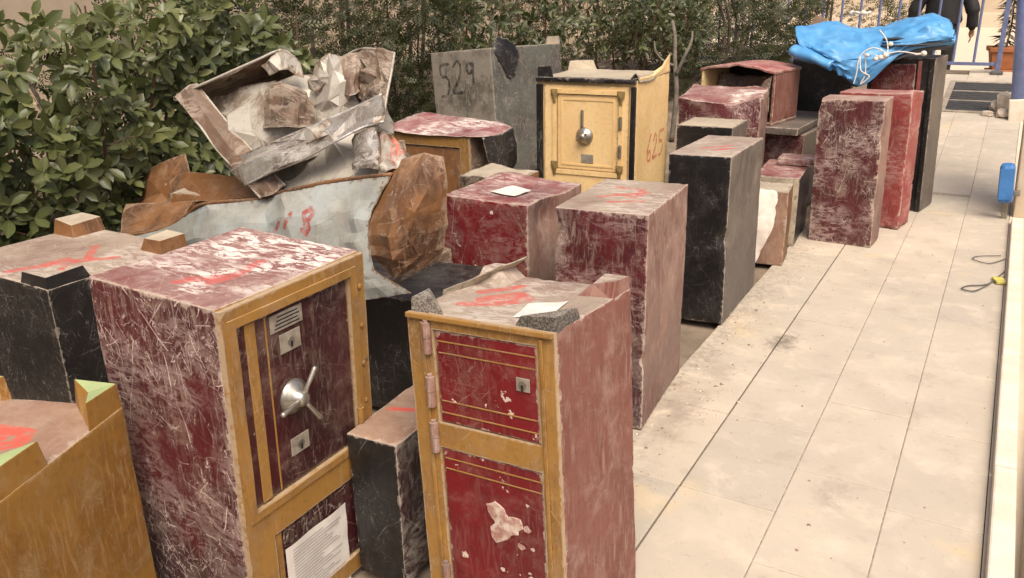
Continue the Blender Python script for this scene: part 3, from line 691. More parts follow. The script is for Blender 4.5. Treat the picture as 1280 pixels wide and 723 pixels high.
def safe_A():
    w, d, h = .42, .50, .715
    t = thing('safe', 'ochre brown safe with lime green painted corner feet and red paint on top', 'safe', (-1.945, .85, 0), 20.1, 0, 0, 'old safes dumped on the pavement')
    body('body', t, w, d, h, {0: 'ochre_wide', 1: 'ochre_wide', 2: 'ochre_wide', 3: 'ochre_wide', 4: 'rusty_top', 5: 'ochre_wide'}, seed=8, res=.016, warp=.005,
         ink=[(4, [(-.06, .10), (.06, .09), (.08, .04), (.0, .0)], .02), (4, [(-.1, .04), (.02, .05)], .016)])
    for sx, sy, a_, s_ in ((1, 1, .135, 1), (1, -1, .22, 2), (-1, 1, .1, 3), (-1, -1, .1, 4)): foot(t, sx, sy, w, d, h-.003, a_, .07, 'ochre_wide', 'lime_paint', seed=s_, top=.86)
safe_A()
def safe_B():
    w, d, h = .70, .60, .73
    t = thing('safe', 'squat black safe with grey top daubed with a red painted sign beside hedge', 'safe', (-3.165, 1.89, 0), -1.3, 0, 0, 'old safes dumped on the pavement')
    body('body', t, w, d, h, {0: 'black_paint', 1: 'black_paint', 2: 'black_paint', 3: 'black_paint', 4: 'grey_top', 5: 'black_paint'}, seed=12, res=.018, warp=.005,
         ink=[(4, [(.02, -.25), (.06, -.16), (.06, -.05)], .02), (4, [(.06, -.16), (.15, -.02), (.0, .12)], .018), (4, [(.10, -.05), (.22, .06)], .02), (4, [(.17, -.14), (.10, -.05)], .014)])
    foot(t, 1, -1, w, d, h, .17, .045, 'black_paint', 'grey_top', seed=3, top=.8); foot(t, 1, 1, w, d, h, .13, .055, 'rust_sheet', 'cream_top', seed=5, top=.9, block=True)
    foot(t, -1, 1, w, d, h, .15, .06, 'rust_sheet', 'cream_top', seed=6, top=.88, block=True); foot(t, -1, -1, w, d, h, .12, .05, 'black_paint', 'grey_top', seed=8)
safe_B()
def simple(label, loc, yaw, rx, ry, w, d, h, mats, seed, **kw):
    t = thing('safe', label, 'safe', loc, yaw, rx, ry, 'old safes dumped on the pavement')
    body('body', t, w, d, h, mats, seed=seed, **kw); return t
t = simple('low brown topped safe with scraped grey side wedged between two larger safes', (-1.44, 1.82, 0), 3, 0, 0, .175, .40, .49, {0: 'black_paint', 1: 'scraped', 2: 'maroon', 3: 'maroon', 4: 'rusty_top', 5: 'maroon'}, 15, res=.016, warp=.008, nick=.012,
           ink=[(4, [(-.06, -.02), (.06, .02)], .012), (4, [(-.02, .08), (.08, .10)], .010)])
simple('black scratched safe half hidden under the crushed metal wreck', (-2.02, 2.78, 0), 6, 0, 0, .62, .5, .52, 'black_paint', 17, warp=.008)

# K, L, M and the row along the pavement
t = simple('bright red safe with a white label on its dented top', (-1.98, 3.402, 0), -.7, -.2, .3, .462, .541, .80, {0: 'red_panel', 1: 'dust_panel', 2: 'maroon', 3: 'red_panel', 4: 'red_top', 5: 'maroon'}, 19, res=.018, warp=.006, nick=.012,
           dents=[(.231, -.1, .72, .10, .03, (-1, 0, 0)), (.12, .1, .80, .16, .02, (0, 0, -1)), (-.15, .2, .80, .09, .02, (0, 0, 1))])
decal(t, 'paper_label', .462, .541, .800, [(-.05, -.13), (.10, -.16), (.11, -.02), (-.02, .03)], seed=2)
simple('dusty maroon safe with red scrawl across its pale top beside the pavement', (-1.293, 3.140, 0), 5.3, -1.2, -.4, .377, .62, .89, {0: 'maroon', 1: 'dust_panel', 2: 'maroon', 3: 'maroon', 4: 'grey_top', 5: 'maroon'}, 23, res=.016, warp=.005, dents=[(.188, -.1, .35, .10, .010, (-1, 0, 0)), (-.05, -.31, .62, .10, .012, (0, 1, 0)), (.188, -.31, .30, .035, .014, (-1, 1, 0)), (-.18, -.31, .80, .05, .012, (1, 1, 0))],
       ink=[(4, [(-.09, -.07), (.08, .06)], .016), (4, [(-.02, -.15), (.10, -.10)], .016), (4, [(-.08, .14), (.04, .12), (.06, 0)], .016), (4, [(-.03, 0), (.06, -.05)], .014)])
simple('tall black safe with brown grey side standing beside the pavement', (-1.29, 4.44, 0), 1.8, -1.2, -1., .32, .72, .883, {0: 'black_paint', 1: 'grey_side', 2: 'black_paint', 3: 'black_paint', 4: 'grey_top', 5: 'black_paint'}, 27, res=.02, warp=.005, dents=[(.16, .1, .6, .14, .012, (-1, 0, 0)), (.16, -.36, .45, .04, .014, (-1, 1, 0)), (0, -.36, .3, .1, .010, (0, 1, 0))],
       ink=[(4, [(-.05, -.12), (.06, .02)], .02), (4, [(.03, -.18), (.09, -.08)], .02)])
simple('small black box safe with flat grey top behind the tall black safe', (-1.752, 5.80, 0), 1.5, 0, 0, .385, .40, .793, {0: 'black_paint', 1: 'grey_side', 2: 'black_paint', 3: 'black_paint', 4: 'cream_top', 5: 'black_paint'}, 29, warp=.004)
def crumple_top(P, V):
    k = np.clip((P[:, 2]-.78)/.17, 0, 1)
    sagx = np.exp(-((P[:, 0])/.20)**2); fr = np.clip((-P[:, 1]+.02)/.25, 0, 1.2)
    V[:, 2] -= k**2*fr*(.02+.045*sagx); V[:, 1] += k*fr*.03*np.sin(P[:, 0]*9)
    V += (np.stack([vnoise(P, 11, 3), vnoise(P, 11, 4), vnoise(P, 11, 5)], 1)*(k*.016)[:, None]); return V
simple('maroon safe with a crumpled, sagging front lip in front of the open pink safe', (-1.829, 6.33, 0), 8, 0, 0, .58, .52, .95, {0: 'maroon', 1: 'dust_panel', 2: 'maroon', 3: 'maroon', 4: 'maroon_top', 5: 'maroon'}, 31, res=.02, deform=crumple_top, nick=.015)
simple('flat standing maroon safe covered in a web of white scratches beside the pavement', (-.844, 6.034, 0), -3.6, .4, -1.2, .413, .26, .975, {0: 'maroon_web', 1: 'dust_panel', 2: 'maroon_web', 3: 'maroon_web', 4: 'dust_panel', 5: 'maroon'}, 37, res=.016, nick=.012, warp=.006, dents=[(.206, -.13, .75, .05, .014, (-1, 1, 0)), (.206, -.13, .3, .06, .012, (-1, 1, 0)), (0, -.13, .5, .12, .010, (0, 1, 0)), (-.2, -.13, .97, .05, .016, (1, 0, -1))])
simple('salmon red safe with bent top edge behind the scratched maroon safe', (-.764, 6.60, 0), -10, .3, -1.2, .50, .245, .956, 'salmon_panel', 41, res=.02, nick=.015, warp=.008, dents=[(.25, -.05, .95, .08, .03, (-.6, 0, .6))])
def safe_V():
    w, d, h = .48, .318, 1.15
    t = thing('safe', 'tall red safe with black edge and grey side under the blue tarpaulin', 'safe', (-.663, 7.257, 0), -10.3, .5, -2.0, group='old safes dumped on the pavement')
    body('body', t, w, d, h, {0: 'black_paint', 1: 'grey_side', 2: 'black_paint', 3: 'black_paint', 4: 'black_paint', 5: 'black_paint'}, seed=43, warp=.003)
    fm = fmap('F', w, d)
    panel('door', t, 'F', w, d, -.20, .11, .03, 1.11, .0, .012, 'red_panel', seed=44)
    fbox('edge_strip', t, fm, .125, .150, .02, 1.13, .001, .014, 'salmon_panel', .002); fbox('edge_strip', t, fm, .205, .236, .0, 1.14, .001, .012, 'black_paint', .002)
safe_V()
# low ones behind the row
simple('low red safe lying in the gap behind the cloth draped box', (-1.285, 6.0, 0), 4.6, 0, 0, .30, .62, .47, {0: 'cream_top', 1: 'black_paint', 2: 'maroon', 3: 'maroon', 4: 'red_top', 5: 'maroon'}, 47, warp=.004)
simple('small brown safe half covered by a white cloth', (-1.215, 5.36, 0), 6.7, 0, 0, .25, .271, .48, {0: 'rusty_top', 1: 'rust_sheet', 2: 'rust_sheet', 3: 'rust_sheet', 4: 'cream_top', 5: 'rust_sheet'}, 49, warp=.008, nick=.015)
simple('grey topped black safe lying under a loose grey slab', (-1.62, 7.14, 0), -5, 0, 0, .72, .86, .60, {0: 'maroon', 1: 'grey_side', 2: 'maroon', 3: 'black_paint', 4: 'grey_side', 5: 'maroon'}, 51, warp=.004)
o = body('metal_slab', None, .44, .98, .055, 'grey_side', seed=53, warp=.003); o.location = (-1.52, 7.06, .607); o.rotation_euler = (0, 0, rad(-3))
o['label'] = 'loose grey metal slab lying on a low safe next to the open pink safe'; o['category'] = 'metal slab'
o = body('metal_slab', None, .26, .20, .05, 'maroon_top', seed=54, warp=.003); o.location = (-1.23, 6.20, .4735); o.rotation_euler = (0, 0, rad(4))
o['label'] = 'short maroon metal slab lying on the low red safe'; o['category'] = 'metal slab'
simple('black rounded safe standing behind the tarpaulin end', (-1.42, 7.86, 0), 8, 0, 0, .5, .5, 1.10, 'black_paint', 55, r=.03, warp=.012)

def safe_P():
    w, d, h = .62, .46, .42
    t = thing('safe', 'pink red safe shell with its front torn open, resting on the grey slab', 'safe', (-1.80, 6.90, .664), -10.6, 0, 0, group='old safes dumped on the pavement')
    def side(nm, *b, mat='pink_panel', seed=1, **k):
        x0, x1, y0, y1, z0, z1 = b; return body(nm, t, x1-x0, y1-y0, z1-z0, mat, res=.025, r=.004, seed=seed, warp=.004, x0=x0, y0=y0, z0=z0, nick=.004, **k)
    side('floor_plate', -w/2, w/2, -d/2, d/2, 0, .02, seed=61); side('back_plate', -w/2+.02, w/2-.02, d/2-.02, d/2, .021, h-.022, mat='black_paint', seed=62)
    side('side_plate', w/2-.02, w/2, -d/2, d/2, .021, h-.022, seed=63); side('side_plate', -w/2, -w/2+.02, -d/2, d/2, .021, h-.022, mat='cream', seed=64)
    def arch(P, V): V[:, 2] += .045*np.cos(P[:, 0]*4.6)*1-.02 + .012*vnoise(P, 12, 2)*np.clip(-P[:, 1]*5, 0, 1); return V
    side('top_plate', -w/2-.01, w/2+.005, -d/2-.015, d/2, h-.02, h, mat='salmon_panel', seed=65, deform=arch)
    sheet('torn_strip', [[(.20, -.22, .30), (.23, -.225, .34), (.28, -.228, .37)], [(.17, -.235, .20), (.20, -.24, .22), (.27, -.232, .26)], [(.16, -.23, .08), (.20, -.236, .09), (.28, -.232, .10)]], 'brown_sheet', t, sub=5, amp=.006, seed=4)
    sheet('inner_plate', [[(-.26, 0, .36), (0, .04, .34), (.26, 0, .36)], [(-.26, -.06, .2), (0, -.02, .18), (.26, -.05, .2)], [(-.26, -.02, .03), (0, .03, .03), (.26, 0, .03)]], 'brown_sheet', t, sub=8, amp=.03, seed=5)
safe_P()

def safe_J():
    w, d, h = .70, .66, 1.14
    t = thing('safe', 'cream safe with round dial handle, black edge posts and red number 625', 'safe', (-2.38, 5.36, 0), 2.6, 0, 0, group='old safes dumped on the pavement')
    dig = lambda pts: [(u, v) for u, v in pts]
    six = [(-.03, .76), (-.09, .68), (-.10, .61), (-.06, .58), (-.03, .61), (-.05, .65), (-.09, .63)]
    two = [(.02, .71), (.06, .75), (.085, .71), (.05, .64), (.01, .585), (.10, .60)]
    five = [(.24, .755), (.15, .745), (.145, .68), (.20, .685), (.215, .63), (.17, .585), (.135, .60)]
    body('body', t, w, d, h, {0: 'cream', 1: 'cream', 2: 'cream', 3: 'black_paint', 4: 'cream_top', 5: 'cream'}, seed=71, res=.02, nick=.012, warp=.005,
         ink=[(1, spline(p, 4), .011) for p in [[(a_, b_) for a_, b_ in q] for q in (six, two, five)]])
    fm = fmap('F', w, d)
    fbox('edge_post', t, fm, -.348, -.302, 0, 1.10, .001, .022, 'black_paint', .008); fbox('edge_post', t, fm, .312, .346, 0, 1.10, .001, .022, 'black_paint', .008)
    body('lid_edge', t, .70, .03, .034, 'black_paint', res=.02, r=.008, seed=72, x0=-.35, y0=-d/2-.034, z0=1.115, nick=.008)
    frame('face_frame', t, 'F', w, d, (-.288, .298, .30, 1.10), [(-.20, .235, .545, 1.045)], .001, .014, 'cream', seed=4)
    frame('moulding', t, 'F', w, d, (-.228, .262, .515, 1.072), [(-.20, .235, .545, 1.045)], .014, .022, 'cream', seed=5, wear=False)
    dr = panel('door', t, 'F', w, d, -.196, .231, .549, 1.041, -.004, .009, 'cream', seed=73)
    frame('door_moulding', dr, 'F', w, d, (-.17, .205, .575, 1.015), [(-.158, .193, .587, 1.003)], .0092, .013, 'cream', seed=6, wear=False)
    c = fpt('F', w, d, .0, .775, .010)
    kn = bpy.data.objects.new('dial', None); setup(kn, dr)
    V, F = lathe([(.058, 0), (.058, .010), (.046, .016), (.040, .028), (.026, .034), (.022, .052), (.014, .060), (.004, .061)], 28, c, 'y'); obj('dial_plate', V, F, 'steel', kn, smooth=True)
    V, F = tube([(c[0]-.04, c[1]-.045, c[2]-.02), (c[0]+.03, c[1]-.045, c[2]+.02)], .009, 10); obj('dial_grip', V, F, 'steel', kn)
    V, F = rbox(*fm(-.026, -.008, .83, .945, .009, .026), .005); obj('handle_bar', V, F, 'dull_metal', dr)
    fbox('maker_plate', dr, fm, -.025, .062, .598, .655, .009, .013, 'plate_metal', .002)
    for v in (.87, .69): hinge(t, 'F', w, d, .250, v-.035, v+.035, .026, .012, 'dull_metal')
    for sx in (-1, 1):                                # brass corner ornaments
        for v in (1.035, .56):
            n = 10; cu = .017+sx*.232; V = []
            for k in range(n):
                an = 2*math.pi*k/n; rr = .040*(1+.3*math.sin(3*an)); V.append(fpt('F', w, d, cu+rr*math.cos(an)*.6, v+rr*math.sin(an)*1.2, .0245))
            V += [(x*1.0, -d/2-.0215, z) for x, y, z in V]; V.append(fpt('F', w, d, cu, v, .032))
            F = [(k, (k+1) % n, 2*n) for k in range(n)]+[(k, n+k, n+(k+1) % n, (k+1) % n) for k in range(n)]
            obj('corner_ornament', V, F, 'brass', t)
    # curled lid flaps and feet stubs
    sheet('lid_flap', [[(.352, -.30, 1.12), (.352, -.05, 1.12), (.350, .15, 1.13), (.348, .32, 1.13)], [(.356, -.30, 1.15), (.356, -.05, 1.145), (.352, .15, 1.17), (.350, .32, 1.24)], [(.33, -.29, 1.155), (.335, -.05, 1.15), (.345, .16, 1.19), (.348, .32, 1.26)]], 'cream', t, sub=7, amp=.006, seed=8)
    sheet('lid_curl', [[(.30, -.32, 1.145), (.31, -.15, 1.145), (.31, 0, 1.145)], [(.335, -.33, 1.175), (.34, -.15, 1.165), (.345, 0, 1.16)], [(.356, -.32, 1.125), (.36, -.15, 1.115), (.36, 0, 1.125)]], 'cream_top', t, sub=6, amp=.006, seed=9)
    foot(t, -1, -1, w, d, h, .12, .07, 'black_paint', 'aggregate', seed=11); foot(t, -1, 1, w, d, h, .16, .06, 'cream_top', seed=12)
safe_J()
def safe_I():
    w, d, h = .795, .956, 1.139
    t = thing('safe', 'grey steel safe with black handwritten number 529 leaning beside the hedge', 'safe', (-4.174, 7.032, .03), -13.1, -.8, -5.1, group='old safes dumped on the pavement')
    five = [(-.16, 1.03), (-.275, 1.01), (-.262, .915), (-.20, .91), (-.17, .84), (-.205, .75), (-.285, .735)]
    two = [(-.10, 1.0), (-.04, 1.05), (.0, .99), (-.04, .88), (-.125, .77), (.03, .77)]
    nine = [(.16, .99), (.10, 1.03), (.075, .97), (.11, .93), (.155, .97), (.165, 1.03), (.15, .84)]
    body('body', t, w, d, h, {0: 'grey_steel', 1: 'green_grey', 2: 'grey_steel', 3: 'grey_steel', 4: 'cream_top', 5: 'grey_steel'}, seed=81, res=.022, warp=.006, ink=[(0, spline(p, 4), .014) for p in (five, two, nine)])
    sheet('torn_patch', [[(.37, -.42, 1.16), (.385, -.37, 1.24), (.40, -.25, 1.20), (.402, -.16, 1.15)], [(.40, -.44, 1.10), (.408, -.38, 1.10), (.408, -.26, 1.08), (.408, -.12, 1.10)], [(.404, -.30, .90), (.407, -.28, .88), (.407, -.26, .87), (.407, -.20, .90)]], 'black_paint', t, sub=9, amp=.003, seed=4, smoothness=0., ragged=.012)
    foot(t, 1, 1, w, d, h, .2, .07, 'cream_top', seed=13)
safe_I()
def safe_H():
    w, d, h = .62, .40, .80
    t = thing('safe', 'ochre framed safe with torn maroon lid below the number 529 safe', 'safe', (-3.30, 4.78, 0), 2.1, 0, 0, group='old safes dumped on the pavement')
    body('body', t, w, d, h, {0: 'rust_sheet', 1: 'brown_sheet', 2: 'maroon', 3: 'maroon', 4: 'maroon_top', 5: 'maroon'}, seed=85, warp=.005, nick=.01)
    frame('face_frame', t, 'F', w, d, (-.31, .31, .1, .79), [(-.24, .24, .17, .72)], .001, .02, 'ochre', seed=3)
    panel('door', t, 'F', w, d, -.23, .23, .18, .71, .0, .008, 'rust_sheet', seed=86)
    sheet('torn_lid', [[(-.36, -.25, .81), (-.1, -.245, .795), (.15, -.24, .795), (.32, -.23, .80), (.40, -.15, .79)], [(-.36, 0, .845), (-.1, 0, .825), (.15, 0, .815), (.34, 0, .81), (.43, 0, .79)], [(-.34, .22, .87), (-.1, .22, .85), (.15, .21, .84), (.34, .2, .83), (.43, .15, .81)]], 'red_white_lid', t, sub=9, amp=.004, seed=14, smoothness=.1)
    sheet('hanging_flap', [[(.38, -.17, .79), (.43, 0, .79), (.43, .16, .81)], [(.40, -.15, .68), (.46, .0, .66), (.47, .14, .70)], [(.42, -.12, .55), (.47, 0, .50), (.48, .12, .58)]], 'black_paint', t, sub=6, amp=.004, seed=15, smoothness=.1)
safe_H()
SHEETS={
'lower_panel':[[(-3.795,2.550,0.548),(-3.401,2.520,0.642),(-3.180,2.500,0.751),(-3.002,2.460,0.824),(-2.660,2.500,0.873),(-2.534,2.460,0.922),(-2.223,2.450,1.000),(-1.921,2.420,1.059)],
 [(-3.767,2.520,0.501),(-3.362,2.480,0.598),(-3.124,2.440,0.678),(-2.955,2.420,0.730),(-2.569,2.400,0.807),(-2.429,2.360,0.853),(-2.173,2.380,0.910),(-1.983,2.360,0.923)],
 [(-3.667,2.480,0.442),(-3.357,2.460,0.513),(-3.102,2.420,0.573),(-2.890,2.380,0.629),(-2.545,2.360,0.703),(-2.377,2.330,0.748),(-2.152,2.340,0.785),(-1.962,2.310,0.834)],
 [(-3.579,2.440,0.342),(-3.307,2.420,0.392),(-3.052,2.400,0.448),(-2.791,2.360,0.510),(-2.545,2.340,0.577),(-2.311,2.310,0.623),(-2.110,2.300,0.674),(-1.905,2.260,0.739)],
 [(-3.503,2.400,0.200),(-3.260,2.400,0.245),(-3.032,2.400,0.287),(-2.771,2.360,0.349),(-2.523,2.340,0.431),(-2.284,2.310,0.508),(-2.044,2.280,0.584),(-1.697,2.200,0.706)]],
'rust_lip':[[(-3.987,2.750,0.649),(-3.668,2.720,0.699),(-3.335,2.660,0.756)],
 [(-3.941,2.680,0.592),(-3.524,2.600,0.668),(-3.279,2.560,0.726)],
 [(-3.801,2.560,0.553),(-3.432,2.520,0.635),(-3.268,2.500,0.699)]],
'rust_flap':[[(-1.973,2.500,1.082),(-1.892,2.460,1.110),(-1.785,2.440,1.146),(-1.737,2.500,1.128)],
 [(-1.987,2.440,1.000),(-1.824,2.340,1.057),(-1.703,2.320,1.089),(-1.708,2.460,1.032)],
 [(-2.004,2.380,0.910),(-1.806,2.260,0.961),(-1.683,2.260,0.992),(-1.703,2.440,0.930)],
 [(-1.969,2.320,0.849),(-1.799,2.220,0.879),(-1.707,2.260,0.898),(-1.710,2.440,0.863)],
 [(-1.940,2.300,0.784),(-1.803,2.230,0.799),(-1.727,2.280,0.820),(-1.721,2.440,0.806)],
 [(-1.899,2.300,0.747),(-1.811,2.260,0.723),(-1.754,2.320,0.747),(-1.738,2.440,0.761)]],
'left_panel':[[(-4.404,3.100,0.578),(-4.133,3.050,0.779),(-3.768,3.000,0.898)],
 [(-4.247,3.000,0.564),(-3.896,2.900,0.696),(-3.561,2.850,0.803)],
 [(-4.001,2.850,0.598),(-3.681,2.750,0.674),(-3.339,2.700,0.746)]],
'left_strip':[[(-3.297,2.620,1.260),(-3.250,2.640,1.292),(-3.218,2.680,1.314)],
 [(-3.133,2.580,1.162),(-3.089,2.600,1.187),(-3.081,2.660,1.204)],
 [(-2.976,2.540,1.051),(-2.911,2.550,1.082),(-2.915,2.620,1.099)],
 [(-2.810,2.500,0.967),(-2.728,2.500,1.002),(-2.730,2.560,1.018)],
 [(-2.659,2.460,0.886),(-2.571,2.450,0.911),(-2.552,2.500,0.943)]],
'top_band':[[(-3.310,2.640,1.264),(-3.086,2.680,1.343),(-2.887,2.740,1.420),(-2.786,2.800,1.461),(-2.737,2.840,1.415)],
 [(-3.383,2.760,1.237),(-3.228,2.820,1.289),(-3.052,2.900,1.360),(-2.942,2.950,1.409),(-2.879,2.980,1.351)],
 [(-3.520,2.940,1.154),(-3.389,3.000,1.197),(-3.217,3.060,1.264),(-3.105,3.100,1.303),(-2.986,3.100,1.284)]],
'back_panel':[[(-3.359,2.800,1.203),(-3.158,2.800,1.257),(-2.942,2.800,1.316),(-2.767,2.860,1.337),(-2.621,2.950,1.340)],
 [(-3.165,2.700,1.115),(-3.010,2.680,1.156),(-2.802,2.680,1.209),(-2.640,2.740,1.227),(-2.549,2.880,1.232)],
 [(-2.987,2.620,1.037),(-2.859,2.600,1.071),(-2.689,2.600,1.118),(-2.545,2.660,1.142),(-2.450,2.780,1.147)],
 [(-2.805,2.550,0.965),(-2.692,2.520,1.001),(-2.577,2.520,1.031),(-2.451,2.580,1.057),(-2.329,2.680,1.076)]],
'torn_flap':[[(-2.795,2.720,1.322),(-2.667,2.660,1.339),(-2.618,2.700,1.317),(-2.635,2.780,1.267)],
 [(-2.778,2.660,1.234),(-2.607,2.580,1.278),(-2.502,2.580,1.264),(-2.515,2.680,1.204)],
 [(-2.761,2.620,1.144),(-2.601,2.540,1.179),(-2.495,2.550,1.178),(-2.458,2.640,1.160)]],
'curl':[[(-2.776,2.950,1.321),(-2.636,2.860,1.396),(-2.512,2.800,1.450),(-2.495,2.840,1.441)],
 [(-2.671,2.850,1.272),(-2.506,2.740,1.350),(-2.404,2.700,1.396),(-2.398,2.760,1.378)],
 [(-2.672,2.820,1.198),(-2.481,2.700,1.263),(-2.372,2.680,1.303),(-2.350,2.760,1.262)],
 [(-2.730,2.820,1.124),(-2.509,2.700,1.182),(-2.382,2.680,1.212),(-2.341,2.760,1.190)]],
'right_panel':[[(-2.685,3.020,1.395),(-2.514,2.980,1.454),(-2.342,2.900,1.466),(-2.184,2.820,1.458)],
 [(-2.572,2.960,1.355),(-2.410,2.880,1.393),(-2.252,2.780,1.400),(-2.144,2.740,1.387)],
 [(-2.509,2.900,1.294),(-2.351,2.800,1.324),(-2.203,2.700,1.327),(-2.124,2.680,1.314)],
 [(-2.483,2.860,1.217),(-2.318,2.740,1.247),(-2.169,2.640,1.260),(-2.098,2.620,1.248)]],
'shiny_band':[[(-2.938,2.540,0.990),(-2.717,2.520,1.074),(-2.494,2.500,1.153),(-2.321,2.520,1.218),(-2.186,2.560,1.275),(-2.084,2.600,1.324)],
 [(-2.858,2.500,0.969),(-2.643,2.480,1.050),(-2.424,2.450,1.127),(-2.249,2.460,1.196),(-2.144,2.520,1.246),(-2.041,2.560,1.283)],
 [(-2.767,2.480,0.926),(-2.574,2.450,1.004),(-2.370,2.430,1.077),(-2.204,2.440,1.157),(-2.115,2.500,1.208),(-2.037,2.540,1.231)]],
'inner_fold':[[(-2.821,2.700,0.971),(-2.578,2.660,1.068),(-2.391,2.660,1.135),(-2.217,2.660,1.179)],
 [(-2.704,2.600,0.929),(-2.469,2.560,1.019),(-2.290,2.560,1.073),(-2.095,2.560,1.114)],
 [(-2.595,2.500,0.901),(-2.370,2.460,0.968),(-2.182,2.460,1.012),(-1.960,2.460,1.051)]],
'red_corner':[[(-2.180,2.620,1.149),(-2.064,2.560,1.187),(-1.996,2.540,1.173),(-1.947,2.540,1.122)],
 [(-2.137,2.560,1.086),(-2.007,2.480,1.122),(-1.939,2.460,1.119),(-1.897,2.480,1.100)],
 [(-2.095,2.520,1.021),(-1.974,2.440,1.053),(-1.920,2.440,1.076),(-1.890,2.460,1.093)]],
'box_side':[[(-3.802,2.900,0.766),(-3.595,2.860,0.840),(-3.060,2.720,0.887),(-2.814,2.660,0.885)],
 [(-3.699,2.820,0.733),(-3.483,2.780,0.779),(-2.993,2.660,0.845),(-2.789,2.600,0.849)],
 [(-3.619,2.760,0.703),(-3.339,2.700,0.746),(-2.947,2.620,0.806),(-2.773,2.580,0.819)]],
'shard_a':[[(-2.883,2.760,1.391),(-2.788,2.740,1.435),(-2.716,2.740,1.477),(-2.671,2.800,1.413)],
 [(-2.789,2.720,1.363),(-2.709,2.700,1.387),(-2.681,2.720,1.393),(-2.652,2.780,1.348)]],
'shard_b':[[(-2.631,2.780,1.302),(-2.575,2.760,1.373),(-2.524,2.760,1.427),(-2.493,2.780,1.458)],
 [(-2.512,2.720,1.299),(-2.462,2.700,1.349),(-2.441,2.720,1.380),(-2.421,2.760,1.403)]],
'shard_c':[[(-2.495,2.800,1.371),(-2.461,2.800,1.431),(-2.415,2.820,1.457),(-2.388,2.840,1.462)],
 [(-2.421,2.740,1.327),(-2.357,2.720,1.364),(-2.347,2.760,1.373),(-2.349,2.800,1.350)],
 [(-2.376,2.720,1.266),(-2.323,2.700,1.290),(-2.304,2.720,1.308),(-2.325,2.760,1.264)]],
'shard_d':[[(-2.186,2.520,1.151),(-2.117,2.500,1.196),(-2.061,2.520,1.215)],
 [(-2.116,2.460,1.105),(-2.034,2.440,1.145),(-2.012,2.480,1.152)],
 [(-2.146,2.460,1.046),(-2.040,2.420,1.075),(-2.012,2.460,1.058)]],
'shard_e':[[(-2.506,2.500,1.132),(-2.375,2.480,1.195),(-2.273,2.500,1.229)],
 [(-2.419,2.460,1.113),(-2.282,2.430,1.171),(-2.210,2.460,1.190)]],
}
SHEETS['tarp_top']=[[(-1.562,7.420,1.353),(-1.439,7.420,1.384),(-1.287,7.420,1.409),(-1.095,7.400,1.344),(-0.919,7.380,1.363),(-0.756,7.380,1.429),(-0.591,7.360,1.458),(-0.467,7.320,1.408)],
 [(-1.559,7.250,1.373),(-1.410,7.220,1.369),(-1.242,7.220,1.375),(-1.057,7.200,1.324),(-0.887,7.200,1.343),(-0.728,7.200,1.407),(-0.563,7.200,1.430),(-0.435,7.200,1.385)],
 [(-1.523,7.080,1.320),(-1.381,7.050,1.299),(-1.198,7.020,1.297),(-1.011,7.020,1.264),(-0.850,7.050,1.287),(-0.694,7.050,1.351),(-0.530,7.080,1.379),(-0.407,7.100,1.345)],
 [(-1.471,6.980,1.260),(-1.324,6.920,1.225),(-1.156,6.900,1.206),(-0.975,6.900,1.203),(-0.819,6.940,1.237),(-0.667,6.960,1.295),(-0.505,7.000,1.322),(-0.403,7.060,1.303)],
 [(-1.418,6.970,1.232),(-1.280,6.900,1.180),(-1.129,6.860,1.128),(-0.952,6.870,1.143),(-0.799,6.910,1.194),(-0.650,6.950,1.256),(-0.500,7.000,1.283),(-0.421,7.080,1.274)]]
SHEETS['tarp_flap']=[[(-1.394,6.980,1.208),(-1.224,6.890,1.158),(-1.062,6.860,1.141),(-0.913,6.880,1.172),(-0.762,6.940,1.221)],
 [(-1.313,6.960,1.151),(-1.173,6.870,1.097),(-1.040,6.840,1.074),(-0.925,6.860,1.110),(-0.808,6.920,1.171)],
 [(-1.223,6.950,1.095),(-1.121,6.870,1.040),(-1.023,6.840,1.016),(-0.939,6.860,1.046),(-0.845,6.910,1.125)],
 [(-1.122,6.940,1.039),(-1.060,6.880,0.988),(-1.009,6.860,0.962),(-0.968,6.870,0.986),(-0.894,6.910,1.072)]]
SHEETS['tarp_under']=[[(-1.375,7.020,1.182),(-1.203,6.950,1.131),(-1.056,6.920,1.102),(-0.891,6.920,1.129),(-0.742,6.980,1.196)],
 [(-1.269,7.000,1.113),(-1.156,6.930,1.051),(-1.034,6.900,1.028),(-0.904,6.900,1.073),(-0.778,6.960,1.151)],
 [(-1.139,6.980,1.023),(-1.067,6.930,0.971),(-1.003,6.910,0.946),(-0.938,6.900,0.978),(-0.836,6.950,1.093)]]
SHEETS['tarp_end']=[[(-1.495,7.020,1.300),(-1.429,6.960,1.244),(-1.316,6.900,1.179),(-1.186,6.860,1.127)],
 [(-1.452,6.960,1.232),(-1.364,6.900,1.190),(-1.258,6.860,1.148),(-1.159,6.850,1.105)],
 [(-1.393,6.990,1.183),(-1.309,6.940,1.153),(-1.216,6.900,1.123),(-1.129,6.880,1.091)]]
